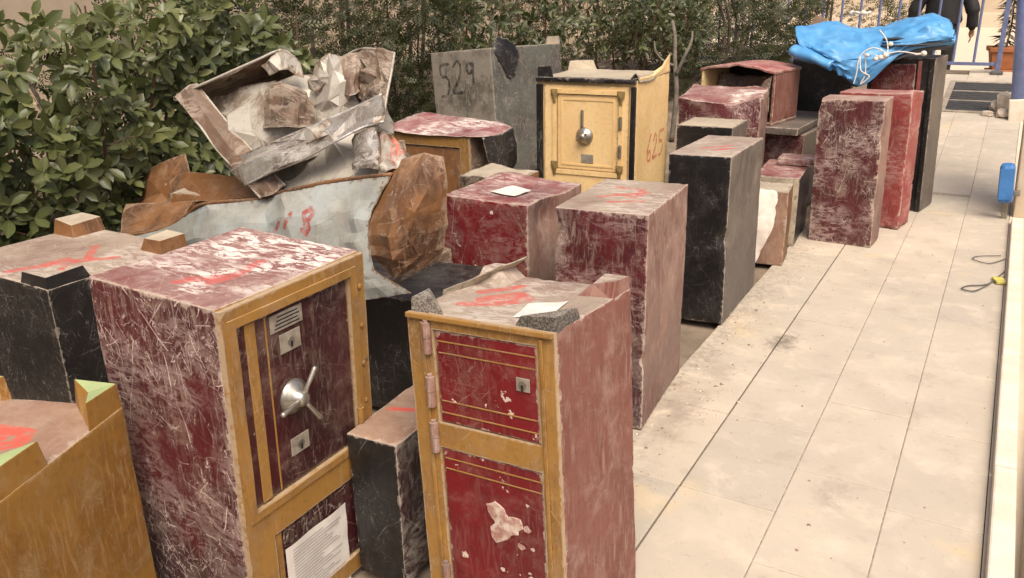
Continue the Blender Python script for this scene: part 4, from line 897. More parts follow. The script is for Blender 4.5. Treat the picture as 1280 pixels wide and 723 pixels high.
# ---------------------------------------------------------------- crushed wreck
NUM118 = [([(-2.469, 2.37, .826), (-2.513, 2.37, .773)], .007), ([(-2.402, 2.37, .867), (-2.428, 2.37, .811)], .007),
          ([(-2.305, 2.37, .897), (-2.337, 2.37, .874), (-2.319, 2.37, .85), (-2.289, 2.37, .828), (-2.309, 2.37, .799), (-2.332, 2.37, .816), (-2.302, 2.37, .852), (-2.282, 2.37, .881), (-2.305, 2.37, .897)], .006)]
def wreck():
    t = thing('crushed_safe', 'flattened silver safe panel with rusty torn flaps and red numerals', 'crushed safe', (-2.6, 2.6, 0))
    t2 = thing('crushed_safe', 'ripped open crumpled beige metal safe shell piled on top of the wreck', 'crushed safe', (-2.6, 2.8, 0))
    base = Vector(t.location); b2 = Vector(t2.location)
    def put(nm, key, mat, root, **k):
        off = root.location; c = [[(x-off[0], y-off[1], z-off[2]) for x, y, z in r] for r in SHEETS[key]]
        k.setdefault('facet', .012); k.setdefault('flat', True); return sheet(nm, c, mat, root, **k)
    loc = lambda L: [([(x+2.6, y-2.6, z) for x, y, z in p], hw) for p, hw in L]
    put('silver_panel', 'lower_panel', 'silver_sheet', t, sub=9, amp=.001, seed=3, smoothness=.0, facet=.006, inks=loc([(p, hw+.004) for p, hw in NUM118]), freq=6)
    put('rusty_lip', 'rust_lip', 'rust_sheet', t, sub=12, amp=.001, seed=5, smoothness=.9, facet=.008)
    put('rusty_flap', 'rust_flap', 'rust_sheet', t, sub=12, amp=.001, seed=7, smoothness=0., freq=4, ragged=.008, facet=.005)
    put('rusty_side', 'left_panel', 'rust_sheet', t, sub=12, amp=.001, seed=9, facet=.010)
    put('buckled_side', 'box_side', 'rust_sheet', t, sub=12, amp=.001, seed=10, facet=.008)
    # the body of the wreck below and behind the panels
    def squash(P, V):
        V += np.stack([vnoise(P, 4, i) for i in (1, 2, 3)], 1)*.03; V[:, 2] -= .08*np.clip(P[:, 0]+.3, 0, 1); return V
    body('squashed_body', t, 1.25, .50, .62, 'brown_sheet', seed=91, res=.03, x0=-.80, y0=.02, z0=.0, deform=squash)
    # upper shell
    for nm, key, mat, am, sm in (('left_strip', 'left_strip', 'brown_sheet', .006, .4), ('top_band', 'top_band', 'brown_sheet', .010, .5), ('back_panel', 'back_panel', 'beige_sheet', .014, .5),
                                 ('torn_flap', 'torn_flap', 'brown_sheet', .012, .5), ('curled_sheet', 'curl', 'beige_sheet', .012, .8), ('right_panel', 'right_panel', 'brown_sheet', .012, .7),
                                 ('shiny_band', 'shiny_band', 'shiny_sheet', .010, .5), ('inner_fold', 'inner_fold', 'beige_sheet', .016, .6), ('red_marked_corner', 'red_corner', 'beige_sheet', .006, .6)):
        ink = ()
        if key == 'red_corner':
            P = [np.array(SHEETS[key][r][c])-np.array(b2) for r in range(3) for c in range(4)]
            mid = lambda i, j, s: tuple(P[i]*(1-s)+P[j]*s)
            ink = [([mid(1, 5, .2), mid(5, 9, .4)], .004), ([mid(2, 6, .1), mid(6, 10, .5)], .004), ([mid(1, 2, .5), mid(6, 7, .3), mid(10, 6, .2), mid(5, 6, .3)], .003)]
        put(nm, key, mat, t2, sub=12, amp=am*.1, seed=len(key)*3+int(am*500), smoothness=sm, inks=ink, freq=8, facet=am*(1.7 if key != 'left_strip' else .5), ragged=.008)
    # stiffening rims and ribs of the shell
    def rim(pts, r, mat='beige_sheet'):
        V, F = tube(spline([(x-b2[0], y-b2[1], z) for x, y, z in pts], 5), r, 8); obj('bent_rim', V, F, mat, t2, smooth=True)
    S = SHEETS
    rim([r[0] for r in S['left_strip']], .006); rim([r[2] for r in S['left_strip']], .005); rim([tuple((np.array(r[0])*.55+np.array(r[2])*.45)+np.array((0, -.012, 0))) for r in S['left_strip']], .005)
    V, F = tube(spline([(x+2.6, y-2.6, z+.002) for x, y, z in S['lower_panel'][0]], 5), .008, 8); obj('rusty_rim', V, F, 'rust_sheet', t, smooth=True)
    rim(S['shiny_band'][0], .006, 'shiny_sheet'); rim(S['shiny_band'][2], .005, 'shiny_sheet'); rim(S['inner_fold'][2], .006); rim([r[3] for r in S['right_panel']], .005, 'beige_sheet')
    rim(S['right_panel'][0], .006, 'beige_sheet'); rim(S['top_band'][0], .006, 'beige_sheet'); rim([r[0] for r in S['curl']], .006)
    def more(nm, off, key, mat, seed, sc_=1., amp=.02):
        G = np.array(S[key]); c = G.mean((0, 1)); G = (G-c)*sc_+c+np.array(off)-np.array(b2)
        sheet(nm, G.tolist(), mat, t2, sub=12, amp=.001, seed=seed, smoothness=.6, freq=9, facet=amp, ragged=.012, flat=True)
    more('crushed_lining', (.10, .10, -.06), 'inner_fold', 'brown_sheet', 41, 1.0, .03); more('crushed_lining', (.14, .12, -.02), 'torn_flap', 'beige_sheet', 43, 1.1, .03)
    more('crushed_lining', (.16, .06, -.10), 'curl', 'beige_sheet', 44, .8, .025); more('crushed_lining', (-.05, .3, -.0), 'back_panel', 'brown_sheet', 45, 1.05, .02)
    for key, mat in (('shard_a', 'beige_sheet'), ('shard_b', 'beige_sheet'), ('shard_c', 'brown_sheet'), ('shard_d', 'shiny_sheet'), ('shard_e', 'beige_sheet')):
        put('torn_shard', key, mat, t2, sub=9, amp=.002, seed=len(mat)*5+ord(key[-1]), smoothness=0., facet=.010, ragged=.010, thick=.003)
    V, F = lathe([(.026, 0), (.030, .003), (.022, .006)], 14, (-.30, -.10, 1.13), 'y'); obj('bolt_hole', V, F, 'dark_hole', t2)
wreck()
t = thing('rusty_box', 'small rusty brown metal box lid jammed beside the wreck and hedge', 'metal box', (-3.34, 2.86, .62), 14)
def sq(P, V): return V+np.stack([vnoise(P, 7, i) for i in (4, 5, 6)], 1)*.012
body('box', t, .46, .26, .15, {0: 'rust_sheet', 1: 'brown_sheet', 2: 'rust_sheet', 3: 'rust_sheet', 4: 'cream_top', 5: 'rust_sheet'}, seed=95, deform=sq)
body('support', t, .40, .22, .61, 'rust_sheet', seed=96, z0=-.615)
t = thing('broken_box', 'small split brown box with pale top between the wreck and ochre framed safe', 'metal box', (-2.38, 3.93, 0), -12)
body('box', t, .34, .30, .74, {0: 'brown_sheet', 1: 'rust_sheet', 2: 'rust_sheet', 3: 'rust_sheet', 4: 'cream_top', 5: 'rust_sheet'}, seed=97, deform=sq)

# ---------------------------------------------------------------- blue tarpaulin, cords, cloth, plank
def loft(secs, seg=64, seed=0, amp=.012, tw=0.):
    """closed lumpy loft through (centre, half-height, half-depth, tilt)"""
    n = len(secs); keys = [np.array([*c, a, b, ti], float) for c, a, b, ti in secs]
    L = spline(keys, 9); V = []
    for i, k in enumerate(L):
        c, a, b, ti = np.array(k[:3]), max(k[3], .004), max(k[4], .004), k[5]
        for j in range(seg):
            an = 2*math.pi*j/seg+tw*i; rr = 1+.10*math.cos(3*an+i*.12+seed)+.06*math.cos(5*an-i*.2)
            y, z = math.cos(an)*b*rr, math.sin(an)*a*rr
            V.append((c[0]+(z*math.sin(ti)), c[1]+y, c[2]+z*math.cos(ti)))
    V = np.array(V); P = V*np.array([.55, 1, 1])
    Pd = P@np.array([[1, .3, -.5], [0, 1, 0], [0, 0, 1]]); cr = (1-3.2*np.abs(vnoise(Pd, 7, seed)))*.8+(1-3*np.abs(vnoise(Pd, 16, seed+1)))*.35
    ctr = np.repeat(np.array([k[:3] for k in L]), seg, 0); N = V-ctr; N /= np.linalg.norm(N, axis=1, keepdims=True)+1e-9
    V = V+N*(cr*amp)[:, None]
    F = []
    for i in range(len(L)-1):
        for j in range(seg): a0, b0 = i*seg+j, i*seg+(j+1) % seg; F.append((a0, a0+seg, b0+seg, b0))
    F.append(tuple(range(seg))); F.append(tuple(range((len(L)-1)*seg, len(L)*seg))[::-1])
    return V, F
t = thing('tarpaulin', 'folded bright blue tarpaulin bundled over the tops of the far safes', 'tarpaulin', (-.95, 7.1, 1.16))
def tarp():
    o3 = np.array((-.95, 7.1, 1.16))
    def lay(nm, key, mat='tarp_blue', off=(0, 0, 0), **k):
        G = (np.array(SHEETS[key])-o3+np.array(off)).tolist(); k = {**dict(sub=12, amp=.006, thick=.005, smoothness=.85, freq=7, ragged=.002), **k}
        return sheet(nm, G, mat, t, **k)
    lay('top_fold', 'tarp_top', seed=31, amp=.010, smoothness=.5, facet=.010); lay('inner_fold', 'tarp_top', off=(.01, .03, -.035), seed=32); lay('inner_fold', 'tarp_top', off=(0, .05, -.07), seed=35, mat='tarp_gap_shade')
    lay('front_flap', 'tarp_flap', seed=33, amp=.008, smoothness=.5, facet=.008); lay('front_flap', 'tarp_flap', off=(.02, .025, -.004), seed=36); lay('under_flap', 'tarp_under', seed=34, mat='tarp_gap_shade'); lay('under_flap', 'tarp_under', off=(.025, -.015, .012), seed=38)
    lay('end_fold', 'tarp_end', seed=37, amp=.004)
    # rolled end: a spiral of cloth seen end-on
    p0, p1 = np.array((-1.50, 6.97, 1.20))-o3, np.array((-1.18, 6.86, 1.10))-o3
    ax = (p1-p0)/np.linalg.norm(p1-p0); u = np.cross(ax, (0, 0, 1.)); u /= np.linalg.norm(u); v = np.cross(u, ax)
    V, F = [], []; n, m_ = 60, 14
    for i in range(m_):
        f = i/(m_-1)
        for k in range(n):
            an = k/n*2*math.pi*2.6; r = (.012+.042*k/n)*(1-.35*f); p = p0+(p1-p0)*f+u*math.cos(an)*r*1.5+v*math.sin(an)*r+np.array((0, 0, .006*math.sin(f*9+k*.2)))
            V.append(p)
    F = [(i*n+k, i*n+k+1, (i+1)*n+k+1, (i+1)*n+k) for i in range(m_-1) for k in range(n-1)]
    o = obj('rolled_end', V, F, 'tarp_blue', t, smooth=True); o.modifiers.new('solid', 'SOLIDIFY').thickness = .005
    # stuffing layers under the top fold, seen as stacked edges at the right
    for k in range(3):
        V, F = loft([((.08, -.14+.03*k, .085+.022*k), .004, .02, 0), ((.22, -.10+.03*k, .088+.024*k), .010, .08, 0), ((.42, -.04+.03*k, .10+.026*k), .010, .10, 0), ((.55, .02+.02*k, .12+.022*k), .004, .05, 0)], seg=24, seed=61+k, amp=.002); obj('stacked_edge', V, F, 'tarp_gap_shade' if k != 1 else 'tarp_blue', t, smooth=True)
tarp()
def cord(pts, r, label):
    V, F = tube(spline(pts, 7), r, 7); return obj('cord', V, F, 'rope_white', smooth=True, label=label, cat='cord')
parts = []
parts.append(tube(spline([(-.88, 6.86, 1.36), (-.82, 6.83, 1.29), (-.80, 6.80, 1.20), (-.82, 6.78, 1.17), (-.88, 6.78, 1.19)], 7), .0048, 7))
parts.append(tube(spline([(-.80, 6.80, 1.20), (-.90, 6.80, 1.24), (-.98, 6.78, 1.18), (-.99, 6.76, 1.05), (-1.00, 6.75, .985)], 7), .0045, 7))
parts.append(tube(spline([(-.95, 6.79, 1.20), (-.93, 6.77, 1.06), (-.955, 6.76, .985)], 7), .0045, 7))
parts.append(tube(spline([(-.98, 6.78, 1.17), (-.96, 6.76, 1.08), (-.90, 6.76, 1.04), (-.955, 6.755, .98)], 7), .005, 7))
parts.append(tube(spline([(-.80, 6.80, 1.20), (-.72, 6.82, 1.215), (-.62, 6.86, 1.20), (-.55, 6.90, 1.195)], 7), .0045, 7))
V, F = join(parts)
t = thing('cord', 'knotted white cord tied round the blue tarpaulin', 'cord', (0, 0, 0))
obj('strands', V, F, 'rope_white', t, smooth=True)
for p, r in (((-.81, 6.79, 1.19), .022), ((-.84, 6.78, 1.175), .020), ((-.79, 6.83, 1.265), .018), ((-.57, 6.89, 1.20), .022), ((-.93, 6.76, 1.19), .016), ((-.87, 6.77, 1.165), .018)):
    V, F = lathe([(r*.3, -r*.8), (r*.9, -r*.5), (r, 0), (r*.8, r*.6), (r*.2, r*.9)], 10, p); obj('knot', V, F, 'rope_white', t, smooth=True)
t2_ = thing('cord', 'white cord knots lying on top of the tarpaulin roll', 'cord', (-1.05, 6.98, 1.47))
V, F = tube(spline([(-.06, 0, .0), (-.02, -.03, .012), (.03, -.02, .0), (.08, .0, .012)], 6), .009, 7); obj('strands', V, F, 'rope_white', t2_, smooth=True)
for p in ((-.05, 0, .004), (.03, -.02, .006)):
    V, F = lathe([(.008, -.018), (.022, -.01), (.024, 0), (.018, .012), (.006, .02)], 10, p); obj('knot', V, F, 'rope_white', t2_, smooth=True)
sheet('cloth', [[(-1.36, 5.16, .47), (-1.26, 5.18, .50), (-1.14, 5.20, .49)], [(-1.36, 5.10, .38), (-1.24, 5.11, .40), (-1.12, 5.13, .36)], [(-1.36, 5.08, .22), (-1.25, 5.08, .24), (-1.15, 5.10, .22)], [(-1.35, 5.05, .03), (-1.28, 5.05, .05), (-1.21, 5.07, .04)]], 'cloth_white', None, sub=9, amp=.018, thick=.003, seed=70, smoothness=1, freq=8,
      label='crumpled white cloth hanging over the small brown safe', cat='cloth')
o = obj('plank', *rbox(-.055, .055, -.014, .014, -.65, .65, .003), 'wood', loc=(-1.76, 8.25, .78), rot=(rad(-6), rad(17), 0), label='weathered wooden plank leaning up behind the tarpaulin', cat='plank')

# ---------------------------------------------------------------- fence, pole, drain, pot, person, post, box, cable
def fence():
    t = thing('fence', 'blue painted steel bar fence across the end of the yard', 'fence', (-1.2, 12.4, .575))
    xs = [-4.2+.235*k for k in range(17)]
    xs = [x for x in xs if x < -.25]
    for x in xs:
        V, F = tube([(x+1.2, 0, .10), (x+1.2, 0, 1.75)], .016, 8); obj('bar', V, F, 'fence_blue', t)
    for z in (.11, 1.70):
        V, F = rbox(-3.1, 1.02, -.018, .018, z-.02, z+.02, .004); obj('rail', V, F, 'fence_blue', t)
    for x in (-4.3, -.165):
        V, F = rbox(x+1.2-.028, x+1.2+.028, -.028, .028, -.01, 1.85, .005); p = obj('post', V, F, 'fence_blue', t)
        V, F = rbox(x+1.2-.07, x+1.2+.07, -.09, .06, -.015, .03, .01); obj('base_shoe', V, F, 'grate_iron', p)
fence()
t = thing('pole', 'thick pale blue pole on a whitewashed base next to the drain', 'pole', (.13, 10.35, .30), 0, 0, -6)
V, F = tube([(0, 0, .22), (0, 0, 2.6)], .075, 20); obj('shaft', V, F, 'pole_blue', t, smooth=True)
V, F = rbox(-.09, .09, -.09, .09, -.02, .215, .012); obj('base', V, F, 'whitewash', t)
t = thing('post', 'cream plastered gate post at the edge of the paving', 'post', (.40, 7.45, 0), 0, 0, -3)
body('shaft', t, .46, .5, 2.6, 'plaster_post', seed=120, res=.05, r=.015)
def grate():
    t = thing('drain_grate', 'rectangular iron drain grate set in the paving by the fence', 'grate', (-.22, 11.2, ramp_z(11.2)+.004), 0, math.degrees(math.atan(.13)))
    V, F = rbox(-.36, .36, -.66, .66, -.03, .004, .003); obj('well', V, F, 'dark_iron', t)
    for b in ((-.42, -.36, -.72, .72), (.36, .42, -.72, .72), (-.36, .36, -.72, -.66), (-.36, .36, .66, .72), (-.36, .36, -.235, -.205), (-.36, .36, .205, .235)):
        V, F = rbox(b[0], b[1], b[2], b[3], -.02, .009, .003); obj('frame_bar', V, F, 'frame_stone', t)
    for k in range(14):
        y = -.62+.095*k
        if abs(abs(y)-.215) < .03: continue
        V, F = rbox(-.355, .355, y-.02, y+.02, .0045, .008, .001); obj('slat', V, F, 'dark_iron', t)
plain('dark_iron', (.055, .052, .048), rough=.8); plain('frame_stone', (.36, .30, .23), rough=.85)
grate()
def rock(name, loc, s, mat, seed, **k):
    bm = bmesh.new(); bmesh.ops.create_icosphere(bm, subdivisions=2, radius=1)
    V = np.array([v.co[:] for v in bm.verts]); F = [tuple(v.index for v in f.verts) for f in bm.faces]; bm.free()
    V = np.clip(V, -.7, .7)*(1+.25*vnoise(V, 1.7, seed))[:, None]*np.array(s)
    return obj(name, V, F, mat, loc=loc, **k)
for i, (x, y, s) in enumerate(((-.06, 10.62, (.13, .12, .09)), (.0, 10.42, (.10, .12, .06)), (-.16, 10.42, (.07, .06, .04)), (-.03, 10.55, (.09, .08, .17)))):
    rock('rubble_block', (x, y, ramp_z(y)+s[2]*.6), s, 'rubble', i+3, label=('broad pale lump of broken masonry beside the drain grate', 'flat pale lump of broken masonry against the pole base', 'smallest chip of pale masonry lying before the rubble', 'upright pale chunk of masonry standing among the rubble')[i], cat='rubble', group='rubble by the pole')
rock('stone', (-1.07, 11.3, ramp_z(11.3)+.03), (.13, .08, .05), 'rubble', 9, label='single pale stone lying on the paving before the drain', cat='stone')
def pot():
    t = thing('plant_pot', 'square terracotta plant pot behind the blue fence', 'plant pot', (-.115, 12.86, ramp_z(12.86)-.03), 8)
    def ring(a_, z): return [(-a_, -a_, z), (a_, -a_, z), (a_, a_, z), (-a_, a_, z)]
    V = ring(.14, .05)+ring(.175, .27)+ring(.20, .27)+ring(.205, .33)+ring(.185, .33)+ring(.165, .27)+ring(.16, .27)
    F = [(0, 1, 2, 3)[::-1]]
    for k in range(5):
        for i in range(4): F.append((4*k+i, 4*k+(i+1) % 4, 4*k+4+(i+1) % 4, 4*k+4+i))
    o = obj('pot', V, F, 'terracotta', t); b_ = o.modifiers.new('bevel', 'BEVEL'); b_.width = .008; b_.segments = 2
    V, F = rbox(-.19, .19, -.19, .19, 0, .048, .01); obj('saucer', V, F, 'terracotta', t)
    V, F = rbox(-.165, .165, -.165, .165, .24, .285, .01); obj('soil', V, F, 'soil', t)
    V, F = tube([(0, 0, .28), (.02, .01, .6), (-.01, 0, 1.2)], [.014, .011, .005], 7); obj('stem', V, F, 'bark', t)
    rn = random.Random(8); Vv, Ff = [], []
    for k in range(170):
        z = rn.uniform(.36, 1.25); an = rn.uniform(0, 6.28); ln = rn.uniform(.14, .26); dr = Vector((math.cos(an), math.sin(an), rn.uniform(-.7, .25))).normalized()
        p = Vector((0, 0, z)); s_ = dr.cross(Vector((0, 0, 1))).normalized()*rn.uniform(.012, .024); n0 = len(Vv)
        Vv += [tuple(p), tuple(p+dr*ln*.5+s_), tuple(p+dr*ln+Vector((0, 0, -.03))), tuple(p+dr*ln*.5-s_)]; Ff.append((n0, n0+1, n0+2, n0+3))
    obj('foliage', Vv, Ff, 'leaf_dry', t, kind='stuff')
plain('leaf_dry', (.16, .11, .075), (.09, .10, .05), rough=.6, scale=9)
pot()
t = thing('box', 'small bright blue metal box fixed low beside the cream post', 'box', (.105, 7.10, .13), 0, 0, -4)
V, F = rbox(-.055, .045, -.06, .06, 0, .29, .03); obj('case', V, F, 'box_blue', t)
V, F = rbox(-.05, .04, -.064, -.06, .03, .26, .004); obj('lid', V, F, 'box_blue', t); V, F = rbox(.045, .09, -.02, .02, .05, .09, .004); obj('bracket', V, F, 'dull_metal', t); V, F = rbox(-.02, .02, .02, .05, -.135, .002, .004); obj('stand_leg', V, F, 'dull_metal', t)
V, F = tube(spline([(.15, 5.72, .012), (.11, 5.55, .012), (.06, 5.40, .010), (-.03, 5.33, .009), (-.06, 5.26, .009), (.0, 5.24, .010), (.06, 5.36, .014), (.10, 5.50, .010), (.15, 5.60, .010)], 8), .0038, 7)
obj('cable', V, F, 'cable_grey', smooth=True, label='loop of grey cable on the paving with a yellow tag next to it', cat='cable')
V, F = tube(spline([(.15, 6.0, .010), (.06, 5.85, .009), (-.03, 5.90, .009), (-.01, 5.98, .009), (.12, 6.06, .009)], 8), .003, 6)
obj('cable', V, F, 'cable_grey', smooth=True, label='thin loose cable end curled on the paving before the blue box', cat='cable')
obj('tag', *rbox(-.03, .03, -.05, .05, 0, .018, .004), 'yellow_tag', loc=(.125, 5.50, .003), rot=(0, 0, .3), label='small yellow tag beside the cable loop', cat='tag')

def person():
    t = thing('person', 'person in black jacket and dark trousers standing behind the fence with arms lowered', 'person', (-.93, 13.3, ramp_z(13.3)-.25), 0)
    # facing away from the camera; joints: (x, y, z), radius x, radius y
    J = [((0, 0, .98), .17, .125), ((0, .0, 1.12), .165, .12), ((0, .0, 1.28), .18, .13), ((0, .01, 1.42), .19, .125), ((0, .02, 1.50), .09, .08), ((0, .03, 1.57), .055, .055), ((0, .04, 1.64), .08, .09), ((0, .045, 1.72), .085, .10), ((0, .04, 1.80), .06, .07)]
    E = [(i, i+1) for i in range(8)]
    def chain(root, pts):
        a_ = root
        for p in pts: J.append(p); E.append((a_, len(J)-1)); a_ = len(J)-1
        return a_
    for s in (-1, 1):
        chain(3, [((s*.22, 0, 1.41), .085, .085), ((s*.30, -.02, 1.20), .075, .075), ((s*.36, -.03, 1.08), .066, .066), ((s*.37, -.01, .93), .055, .055), ((s*.375, .0, .83), .044, .044)])
        chain(0, [((s*.10, 0, .90), .115, .12), ((s*.12, -.01, .52), .075, .08), ((s*.125, .01, .12), .055, .058), ((s*.13, -.01, .05), .05, .055), ((s*.14, .14, .035), .045, .035)])
    me = bpy.data.meshes.new('figure'); me.from_pydata([j[0] for j in J], E, []); me.update()
    o = bpy.data.objects.new('figure', me); setup(o, t)
    sk = o.modifiers.new('skin', 'SKIN'); sk.use_smooth_shade = True
    for v, j in zip(me.skin_vertices[0].data, J): v.radius = (j[1], j[2])
    me.skin_vertices[0].data[0].use_root = True
    o.modifiers.new('sub', 'SUBSURF').levels = 2; o.modifiers['sub'].render_levels = 2
    m, g, b = newmat('figure_cloth')
    z = g.n('SeparateXYZ', {0: g.n('TexCoord').outputs['Object']}).outputs[2]
    f1 = g.math('GREATER_THAN', z, 1.555); n1, _ = g.noise(g.n('TexCoord').outputs['Object'], 22., 4)
    col = g.mix(f1, g.mix(n1, (.010, .010, .010), (.022, .020, .020)), (.38, .20, .13)); g.t.links.new(col, b.inputs['Base Color']); b.inputs['Roughness'].default_value = .7
    me.materials.append(m)
    # jacket hem and sleeves as an outer layer
    V, F = [], []; seg = 28
    prof = [(.93, .235, .17), (.97, .24, .175), (1.1, .222, .165), (1.25, .225, .165), (1.38, .22, .16), (1.47, .16, .12), (1.53, .09, .085)]
    for i, (zz, rx_, ry_) in enumerate(prof):
        for k in range(seg): an = 2*math.pi*k/seg; w_ = 1+.03*math.sin(5*an+i*1.7); V.append((rx_*math.cos(an)*w_, ry_*math.sin(an)*w_, zz+.008*math.sin(an*3)))
    for i in range(len(prof)-1):
        for k in range(seg): a0, b0 = i*seg+k, i*seg+(k+1) % seg; F.append((a0, b0, b0+seg, a0+seg))
    obj('jacket', V, F, 'jacket_black', t, smooth=True)
    for s in (-1, 1):
        V, F = tube(spline([(s*.20, 0, 1.42), (s*.29, -.02, 1.24), (s*.355, -.03, 1.08), (s*.37, -.01, .88)], 6), [.10]*7+[.088]*6+[.072]*6, 16); obj('sleeve', V, F, 'jacket_black', t, smooth=True)
        hd = [((s*.375, .0, .86), .032, .026), ((s*.378, .005, .80), .042, .022), ((s*.378, .01, .765), .04, .02)]; he = [(0, 1), (1, 2)]
        for k in range(4):
            y = -.03+.022*k; b0 = len(hd); L_ = (.07, .08, .076, .06)[k]
            hd += [((s*.378, y, .755), .0095, .0095), ((s*.372, y+.004, .755-L_*.5), .009, .009), ((s*.358, y+.01, .755-L_), .0075, .0075)]; he += [(2, b0), (b0, b0+1), (b0+1, b0+2)]
        b0 = len(hd); hd += [((s*.372, .04, .80), .011, .011), ((s*.362, .062, .765), .0095, .0095), ((s*.352, .068, .735), .008, .008)]; he += [(1, b0), (b0, b0+1), (b0+1, b0+2)]
        m2 = bpy.data.meshes.new('hand'); m2.from_pydata([q[0] for q in hd], he, []); m2.update()
        oh = bpy.data.objects.new('hand', m2); setup(oh, t); oh.modifiers.new('skin', 'SKIN').use_smooth_shade = True
        for v, j in zip(m2.skin_vertices[0].data, hd): v.radius = (j[1], j[2])
        m2.skin_vertices[0].data[0].use_root = True; oh.modifiers.new('sub', 'SUBSURF').levels = 1; m2.materials.append(M['skin'])
    V, F = lathe([(.075, 1.68), (.098, 1.72), (.102, 1.77), (.085, 1.82), (.04, 1.845), (.005, 1.85)], 20, (0, .03, 0)); obj('hair', V, F, 'hair_dark', t, smooth=True)
person()
# far plastered building behind the hedge and one behind the street
t = thing('building', 'plain beige plastered building wall behind the hedge', 'building', (-10.5, 9, 0))
V, F = rbox(-.3, .3, -24, 14, -.1, 7, .02); obj('wall', V, F, 'far_plaster', t)
V, F = rbox(.30, .42, -24, 14, -.1, .5, .01); obj('plinth', V, F, 'far_plaster', t)
t = thing('building', 'pale building front across the street beyond the fence', 'building', (0, 34, 0))
V, F = rbox(-20, 20, 0, .6, -.1, 9, .02); obj('wall', V, F, 'plaster', t)
V, F = rbox(-20, 20, -.1, 0, -.1, .6, .02); obj('plinth', V, F, 'plinth', t)
# paint flakes and crumbs on the paving
def crumbs():
    rn = random.Random(77); V, F = [], []
    for k in range(900):
        if rn.random() < .6: x, y = -1.12+abs(rn.gauss(0, .16)), rn.uniform(1.9, 7.2)
        else: x, y = rn.uniform(-1.1, .15), rn.uniform(1.8, 10)
        s = rn.uniform(.0015, .005) if rn.random() < .93 else rn.uniform(.006, .011)
        z = ramp_z(y)+.001; n0 = len(V); a_ = rn.uniform(0, 6.28)
        for i in range(4): V.append((x+s*math.cos(a_+i*1.57)*rn.uniform(.6, 1.3), y+s*math.sin(a_+i*1.57)*rn.uniform(.6, 1.3), z))
        V.append((x, y, z+s*.7)); F += [(n0+i, n0+(i+1) % 4, n0+4) for i in range(4)]
    obj('paint_crumbs', V, F, 'crumb', kind='stuff', label='crumbs of paint and plaster scattered on the paving', cat='debris')
plain('crumb', (.62, .52, .42), (.22, .12, .09), rough=.9, scale=30, lo=.45, hi=.5)
crumbs()
# ---------------------------------------------------------------- hedge and shrubs
def leaf_material(name, c1, c2, c3, rough=.38, trans=.22):
    m, g, b = newmat(name)
    at = g.n('Attribute', attribute_name='tone').outputs['Fac']; io = g.n('Attribute', attribute_name='single').outputs['Fac']
    rnd = g.n('ObjectInfo').outputs['Random']
    tone = g.math('ADD', g.math('MULTIPLY', at, g.math('SUBTRACT', 1., io)), g.math('MULTIPLY', rnd, io))
    n1, _ = g.noise(g.n('NewGeometry').outputs['Position'], 30., 3)
    col = g.mix(g.ss(tone, 0., .7), c1, c2); col = g.mix(g.ss(tone, .86, 1.), col, c3)
    col = g.mix(g.math('MULTIPLY', n1, .4), col, tuple(c*.6 for c in c1))
    u = g.n('SeparateXYZ', {0: g.n('UVMap').outputs[0]})
    rib = g.ss(g.math('ABSOLUTE', u.outputs[0]), .035, .0); col = g.mix(g.math('MULTIPLY', rib, .5), col, (.22, .24, .10))
    n2, _ = g.noise(g.n('NewGeometry').outputs['Position'], 9., 5)
    col = g.mix(g.math('MULTIPLY', g.ss(n2, .5, .75), .35), col, (.20, .17, .11))                 # dust on the leaves
    g.t.links.new(col, b.inputs['Base Color']); b.inputs['Roughness'].default_value = rough
    tr = g.n('BsdfTranslucent'); g.t.links.new(g.mix(.5, col, (.12, .16, .02)), tr.inputs[0])
    mx = g.n('MixShader', {0: trans}); g.t.links.new(b.outputs[0], mx.inputs[1]); g.t.links.new(tr.outputs[0], mx.inputs[2])
    out = [n for n in m.node_tree.nodes if n.type == 'OUTPUT_MATERIAL'][0]; g.t.links.new(mx.outputs[0], out.inputs[0])
leaf_material('leaf_laurel', (.080, .098, .034), (.125, .140, .050), (.21, .22, .080))
leaf_material('leaf_small', (.044, .055, .021), (.078, .090, .033), (.14, .15, .055))
leaf_material('leaf_dark', (.030, .038, .014), (.062, .068, .025), (.12, .12, .046), rough=.55, trans=.12)
def leaf_shape(wd=.215, fold=.09, droop=.16):
    V, F, UV = [], [], []
    rows = [(0, .05), (.16, .35), (.46, .92), (.76, .90), (1., .10)]
    for t_, w_ in rows:
        z = -droop*t_*t_
        for s in (-1, 0, 1): V.append((s*wd*w_, t_, z+abs(s)*fold*w_)); UV.append((s*w_*.5, t_))
    for i in range(4):
        for k in (0, 1): a0 = i*3+k; F.append((a0, a0+1, a0+4, a0+3))
    return np.array(V), np.array(F), np.array(UV)
LV, LF, LUV = leaf_shape()
LV2, LF2, LUV2 = leaf_shape(.235, .06, -.10)
CM = np.array(cam.matrix_world.inverted())
def inframe(p):
    c = CM@np.array([*p, 1.]); 
    if c[2] > -.1: return False
    x, y = c[0]/-c[2]*1050/640, c[1]/-c[2]*1050/361.5
    return abs(x) < 1.02 and abs(y) < 1.02
def basis(dirn, nrm):
    y = dirn/np.linalg.norm(dirn); x = np.cross(y, nrm); x /= np.linalg.norm(x)+1e-9; z = np.cross(x, y)
    return np.stack([x, y, z], 1)
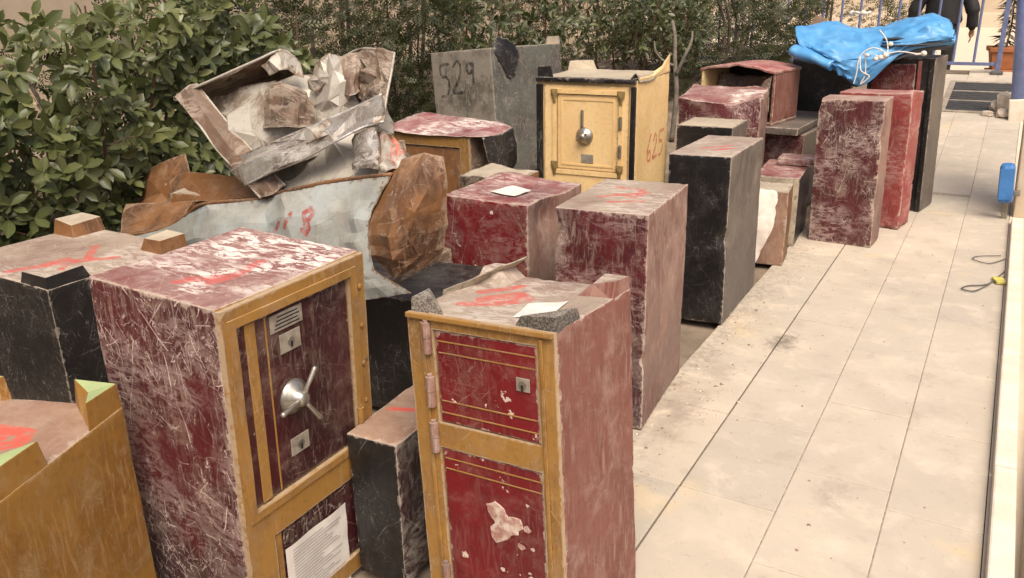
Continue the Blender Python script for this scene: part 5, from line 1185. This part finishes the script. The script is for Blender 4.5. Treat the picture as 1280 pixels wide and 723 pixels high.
def shrub(name, label, region, ntwig, leaf_len, mat, seed, nsingle=280, group=None, stems=8, lv=(5, 8), density_front=1.8, extra=()):
    rn = np.random.RandomState(seed)
    x0, x1, y0, y1, z0, z1 = region
    t = thing(name, label, 'shrub', ((x0+x1)/2, (y0+y1)/2, ramp_z((y0+y1)/2)-.03), group=group)
    org = np.array(t.location)
    A = []
    top = lambda y: z1-.18+.14*math.sin(y*3.1+seed)+.10*math.sin(y*7.3+2*seed)
    tips = []
    for i in range(ntwig):
        y = rn.uniform(y0, y1); fx = rn.rand()**density_front; z = z0+(top(y)-z0)*(rn.rand()**.8)
        bulge = .16*math.sin(y*4.2+seed)*math.sin(z*3.7+1.3*seed)+.10*math.sin(y*9+z*6)
        endt = min(1, (y-y0)/.4, (y1-y)/.4); 
        x = x1+bulge-fx*(x1-x0)-(.35*(1-endt) if endt < 1 else 0)-.18*max(0, (z-.75*z1))
        d = np.array([.75-.5*fx+rn.normal(0, .35), rn.normal(-.25, .45), rn.uniform(-.15, 1.)]); d /= np.linalg.norm(d)
        tips.append((np.array([x, y, z]), d))
    for p, d in extra: tips.append((np.array(p, float), np.array(d, float)))
    for p, d in tips:
        n = rn.randint(*lv); ph = rn.uniform(0, 6.28); big = rn.uniform(.75, 1.2); tn = rn.rand()
        a_ = np.cross(d, [0, 0, 1.]); a_ /= np.linalg.norm(a_)+1e-6; b_ = np.cross(a_, d)
        for k in range(n):
            an = ph+k*2.4; sp = rn.uniform(.55, 1.25); rad_ = a_*math.cos(an)+b_*math.sin(an)
            dv = d*math.cos(sp)+rad_*math.sin(sp)+np.array([0, 0, -.12]); nr = d*math.sin(sp)-rad_*math.cos(sp)+rn.normal(0, .25, 3)+np.array([0, 0, .25])
            B = basis(dv, nr); s = leaf_len*big*rn.uniform(.55, 1.2)
            A.append((p-d*.012*k, B*s, min(1, max(0, tn*.75+rn.rand()*.25+(.15 if k < 2 else 0)))))
    eye = np.array([0, 0, 1.7]); 
    sco = np.array([np.linalg.norm(a0[0]-eye)-(.0 if inframe(a0[0]) else -50) - .6*(a0[1][:, 2]@(eye-a0[0]))/np.linalg.norm(eye-a0[0])/np.linalg.norm(a0[1][:, 2]) - .5*(a0[0][0]-x1) for a0 in A])
    order = np.argsort(sco)
    lm = mesh('leaf', LV, LF, mat, uv=LUV[LF.ravel()], attrs={'single': np.ones(len(LV))}, smooth=True)
    lm2 = mesh('leaf', LV2, LF2, mat, uv=LUV2[LF2.ravel()], attrs={'single': np.ones(len(LV2))}, smooth=True)
    for q, i in enumerate(order[:nsingle]):
        p, B, tn = A[i]; o = bpy.data.objects.new('leaf', lm if q % 2 else lm2); m4 = np.eye(4); m4[:3, :3] = B; m4[:3, 3] = p-org
        setup(o, t); o.matrix_local = Matrix(m4.tolist())
    rest = [A[i] for i in order[nsingle:]]
    P = np.array([r[0] for r in rest])-org; Bm = np.array([r[1] for r in rest]); T = np.array([r[2] for r in rest])
    V = np.einsum('nij,vj->nvi', Bm, LV)+P[:, None, :]; nv = len(LV)
    F = (LF[None]+(np.arange(len(rest))*nv)[:, None, None]).reshape(-1, 4)
    obj('foliage', V.reshape(-1, 3), F, mat, t, uv=np.tile(LUV[LF.ravel()], (len(rest), 1)), attrs={'tone': np.repeat(T, nv), 'single': np.zeros(len(rest)*nv)}, smooth=True, kind='stuff')
    # stems and twigs
    r2 = random.Random(seed)
    for k in range(stems):
        y = y0+(y1-y0)*(k+.5)/stems+r2.uniform(-.1, .1); x = (x0+x1)/2+r2.uniform(-.2, .25); h = top(y)+r2.uniform(-.05, .12)
        pts = spline([(x-org[0], y-org[1], 0), (x+r2.uniform(-.1, .1)-org[0], y+r2.uniform(-.1, .1)-org[1], h*.45), (x+r2.uniform(-.05, .2)-org[0], y+r2.uniform(-.2, .2)-org[1], h)], 5)
        V, F = tube(pts, [.018-.013*i/(len(pts)-1) for i in range(len(pts))], 6); obj('stem', V, F, 'red_stem', t)
    tw = []
    for i in rn.permutation(len(tips))[:220]:
        p, d = tips[i]; p = p-org; tw.append(tube([tuple(p-d*.16+np.array([0, 0, -.05])), tuple(p-d*.06), tuple(p)], [.004, .003, .002], 5))
    V, F = join(tw); obj('twigs', V, F, 'red_stem', t, kind='stuff')
    return t
sprigs = [((-4.5+.1*k % .4, 2.5+.17*k, 1.55+.05*math.sin(k*2.1)), (.1, .05, 1.)) for k in range(9)]
shrub('laurel_shrub', 'broad leaved laurel hedge with large glossy leaves behind the squat black safe', (-5.0, -4.12, 1.2, 4.5, .1, 1.78), 1300, .115, 'leaf_laurel', 3, 295, stems=9, extra=sprigs)
shrub('laurel_shrub', 'smaller leaved laurel bush behind the number 529 safe', (-6.2, -5.2, 7.3, 11.0, .3, 2.2), 420, .11, 'leaf_small', 7, 200, stems=6)
shrub('laurel_shrub', 'leafy laurel bush behind the cream safe with bare trunk', (-5.0, -3.75, 9.2, 12.2, .75, 1.9), 420, .10, 'leaf_small', 11, 200, stems=5)
def evergreen(label, region, n, seed, mat='leaf_dark', size=.055):
    """feathery evergreen: flat sprays of tiny scale leaves through the crown volume"""
    rn = np.random.RandomState(seed); x0, x1, y0, y1, z0, z1 = region
    t = thing('evergreen_shrub', label, 'shrub', ((x0+x1)/2, (y0+y1)/2, ramp_z((y0+y1)/2)-.03)); org = np.array(t.location)
    S = []
    for i in range(n):
        y = rn.uniform(y0, y1); z = rn.uniform(z0, z1); fx = rn.rand()**1.7
        lump = .22*math.sin(y*2.7+seed)*math.sin(z*3.1+seed)+.14*math.sin(y*6.3+z*5)
        x = x1+lump-fx*(x1-x0); d = np.array([.8+rn.normal(0, .4), rn.normal(-.2, .5), rn.uniform(-.5, .9)]); d /= np.linalg.norm(d)
        S.append((np.array([x, y, z]), d, rn.rand()))
    V, T = [], []
    for p, d, tn in S:
        sd_ = np.cross(d, rn.normal(0, 1, 3)); sd_ /= np.linalg.norm(sd_)+1e-6; L = size*rn.uniform(1.6, 3.2)
        for k in range(9):
            f = k/8; b0 = p+d*L*f; s = (1 if k % 2 else -1); dr = d*.75+sd_*s*.8; l2 = size*(1.1-.6*f)*rn.uniform(.7, 1.2); w_ = np.cross(dr, np.cross(d, sd_))*size*.11
            V += [b0-w_, b0+dr*l2*.5-w_*1.3, b0+dr*l2, b0+dr*l2*.5+w_*1.3]; T += [tn]*4
    V = np.array(V)-org; F = np.arange(len(V)).reshape(-1, 4)
    uv = np.full((len(V), 2), .3)
    obj('crown', V, F, mat, t, uv=uv, attrs={'tone': T}, kind='stuff')
    r2 = random.Random(seed)
    for k in range(5):
        y = y0+(y1-y0)*(k+.5)/5; x = (x0+x1)/2
        V, F = tube(spline([(x-org[0], y-org[1], 0), (x-org[0]+.1, y-org[1]+r2.uniform(-.2, .2), z1*.5), (x-org[0], y-org[1]+r2.uniform(-.3, .3), z1*.95)], 5), [.03-.0018*i for i in range(11)], 6); obj('trunk', V, F, 'bark', t)
shrub('laurel_shrub', 'small leaved bush hanging over the bare forked trunk', (-4.4, -3.2, 8.9, 10.4, .95, 1.75), 300, .08, 'leaf_small', 19, 150, stems=2)
evergreen('shaded evergreen growing close behind the laurel hedge', (-6.2, -5.15, .8, 4.4, .05, 1.35), 2000, 21)
evergreen('dense dark feathery evergreen behind the crushed wreck', (-6.6, -4.95, 4.2, 7.8, .05, 2.3), 5200, 5)
evergreen('dark feathery evergreen at the far end of the hedge by the fence', (-5.2, -2.9, 11.9, 12.35, .5, 2.2), 1300, 9)
evergreen('dark evergreen filling the hedge behind the cream safe', (-7.2, -5.9, 7.0, 13.4, .05, 2.6), 4200, 13)
evergreen('low dark evergreen growing behind the tarpaulin and open safe', (-4.2, -2.3, 10.4, 11.8, .35, 1.5), 1500, 15)
def bare_trunk():
    t = thing('tree', 'grey forked bare trunk rising behind the cream safe', 'tree', (-3.12, 8.85, .08))
    for pts, r in (([(0, 0, 0), (.03, 0, .5), (-.02, .05, .85), (-.05, .1, 1.1), (-.12, .2, 1.25)], .03), ([(.02, 0, .72), (.10, .0, .9), (.15, .05, 1.05), (.14, .1, 1.15)], .02), ([(-.02, .03, .8), (-.14, 0, .86), (-.22, .0, .95), (-.26, .05, 1.05)], .015)):
        P = spline(pts, 5); V, F = tube(P, [r*(1-.5*i/len(P)) for i in range(len(P))], 9); obj('trunk', V, F, 'trunk_pale', t, smooth=True)
plain('trunk_pale', (.20, .165, .125), (.11, .09, .065), rough=.9, scale=16, bump=.8, dist=.01)
bare_trunk()

evergreen('dark shrub across the street seen through the fence bars', (-4.4, -1.5, 14.6, 16.2, .2, 2.4), 1800, 25)
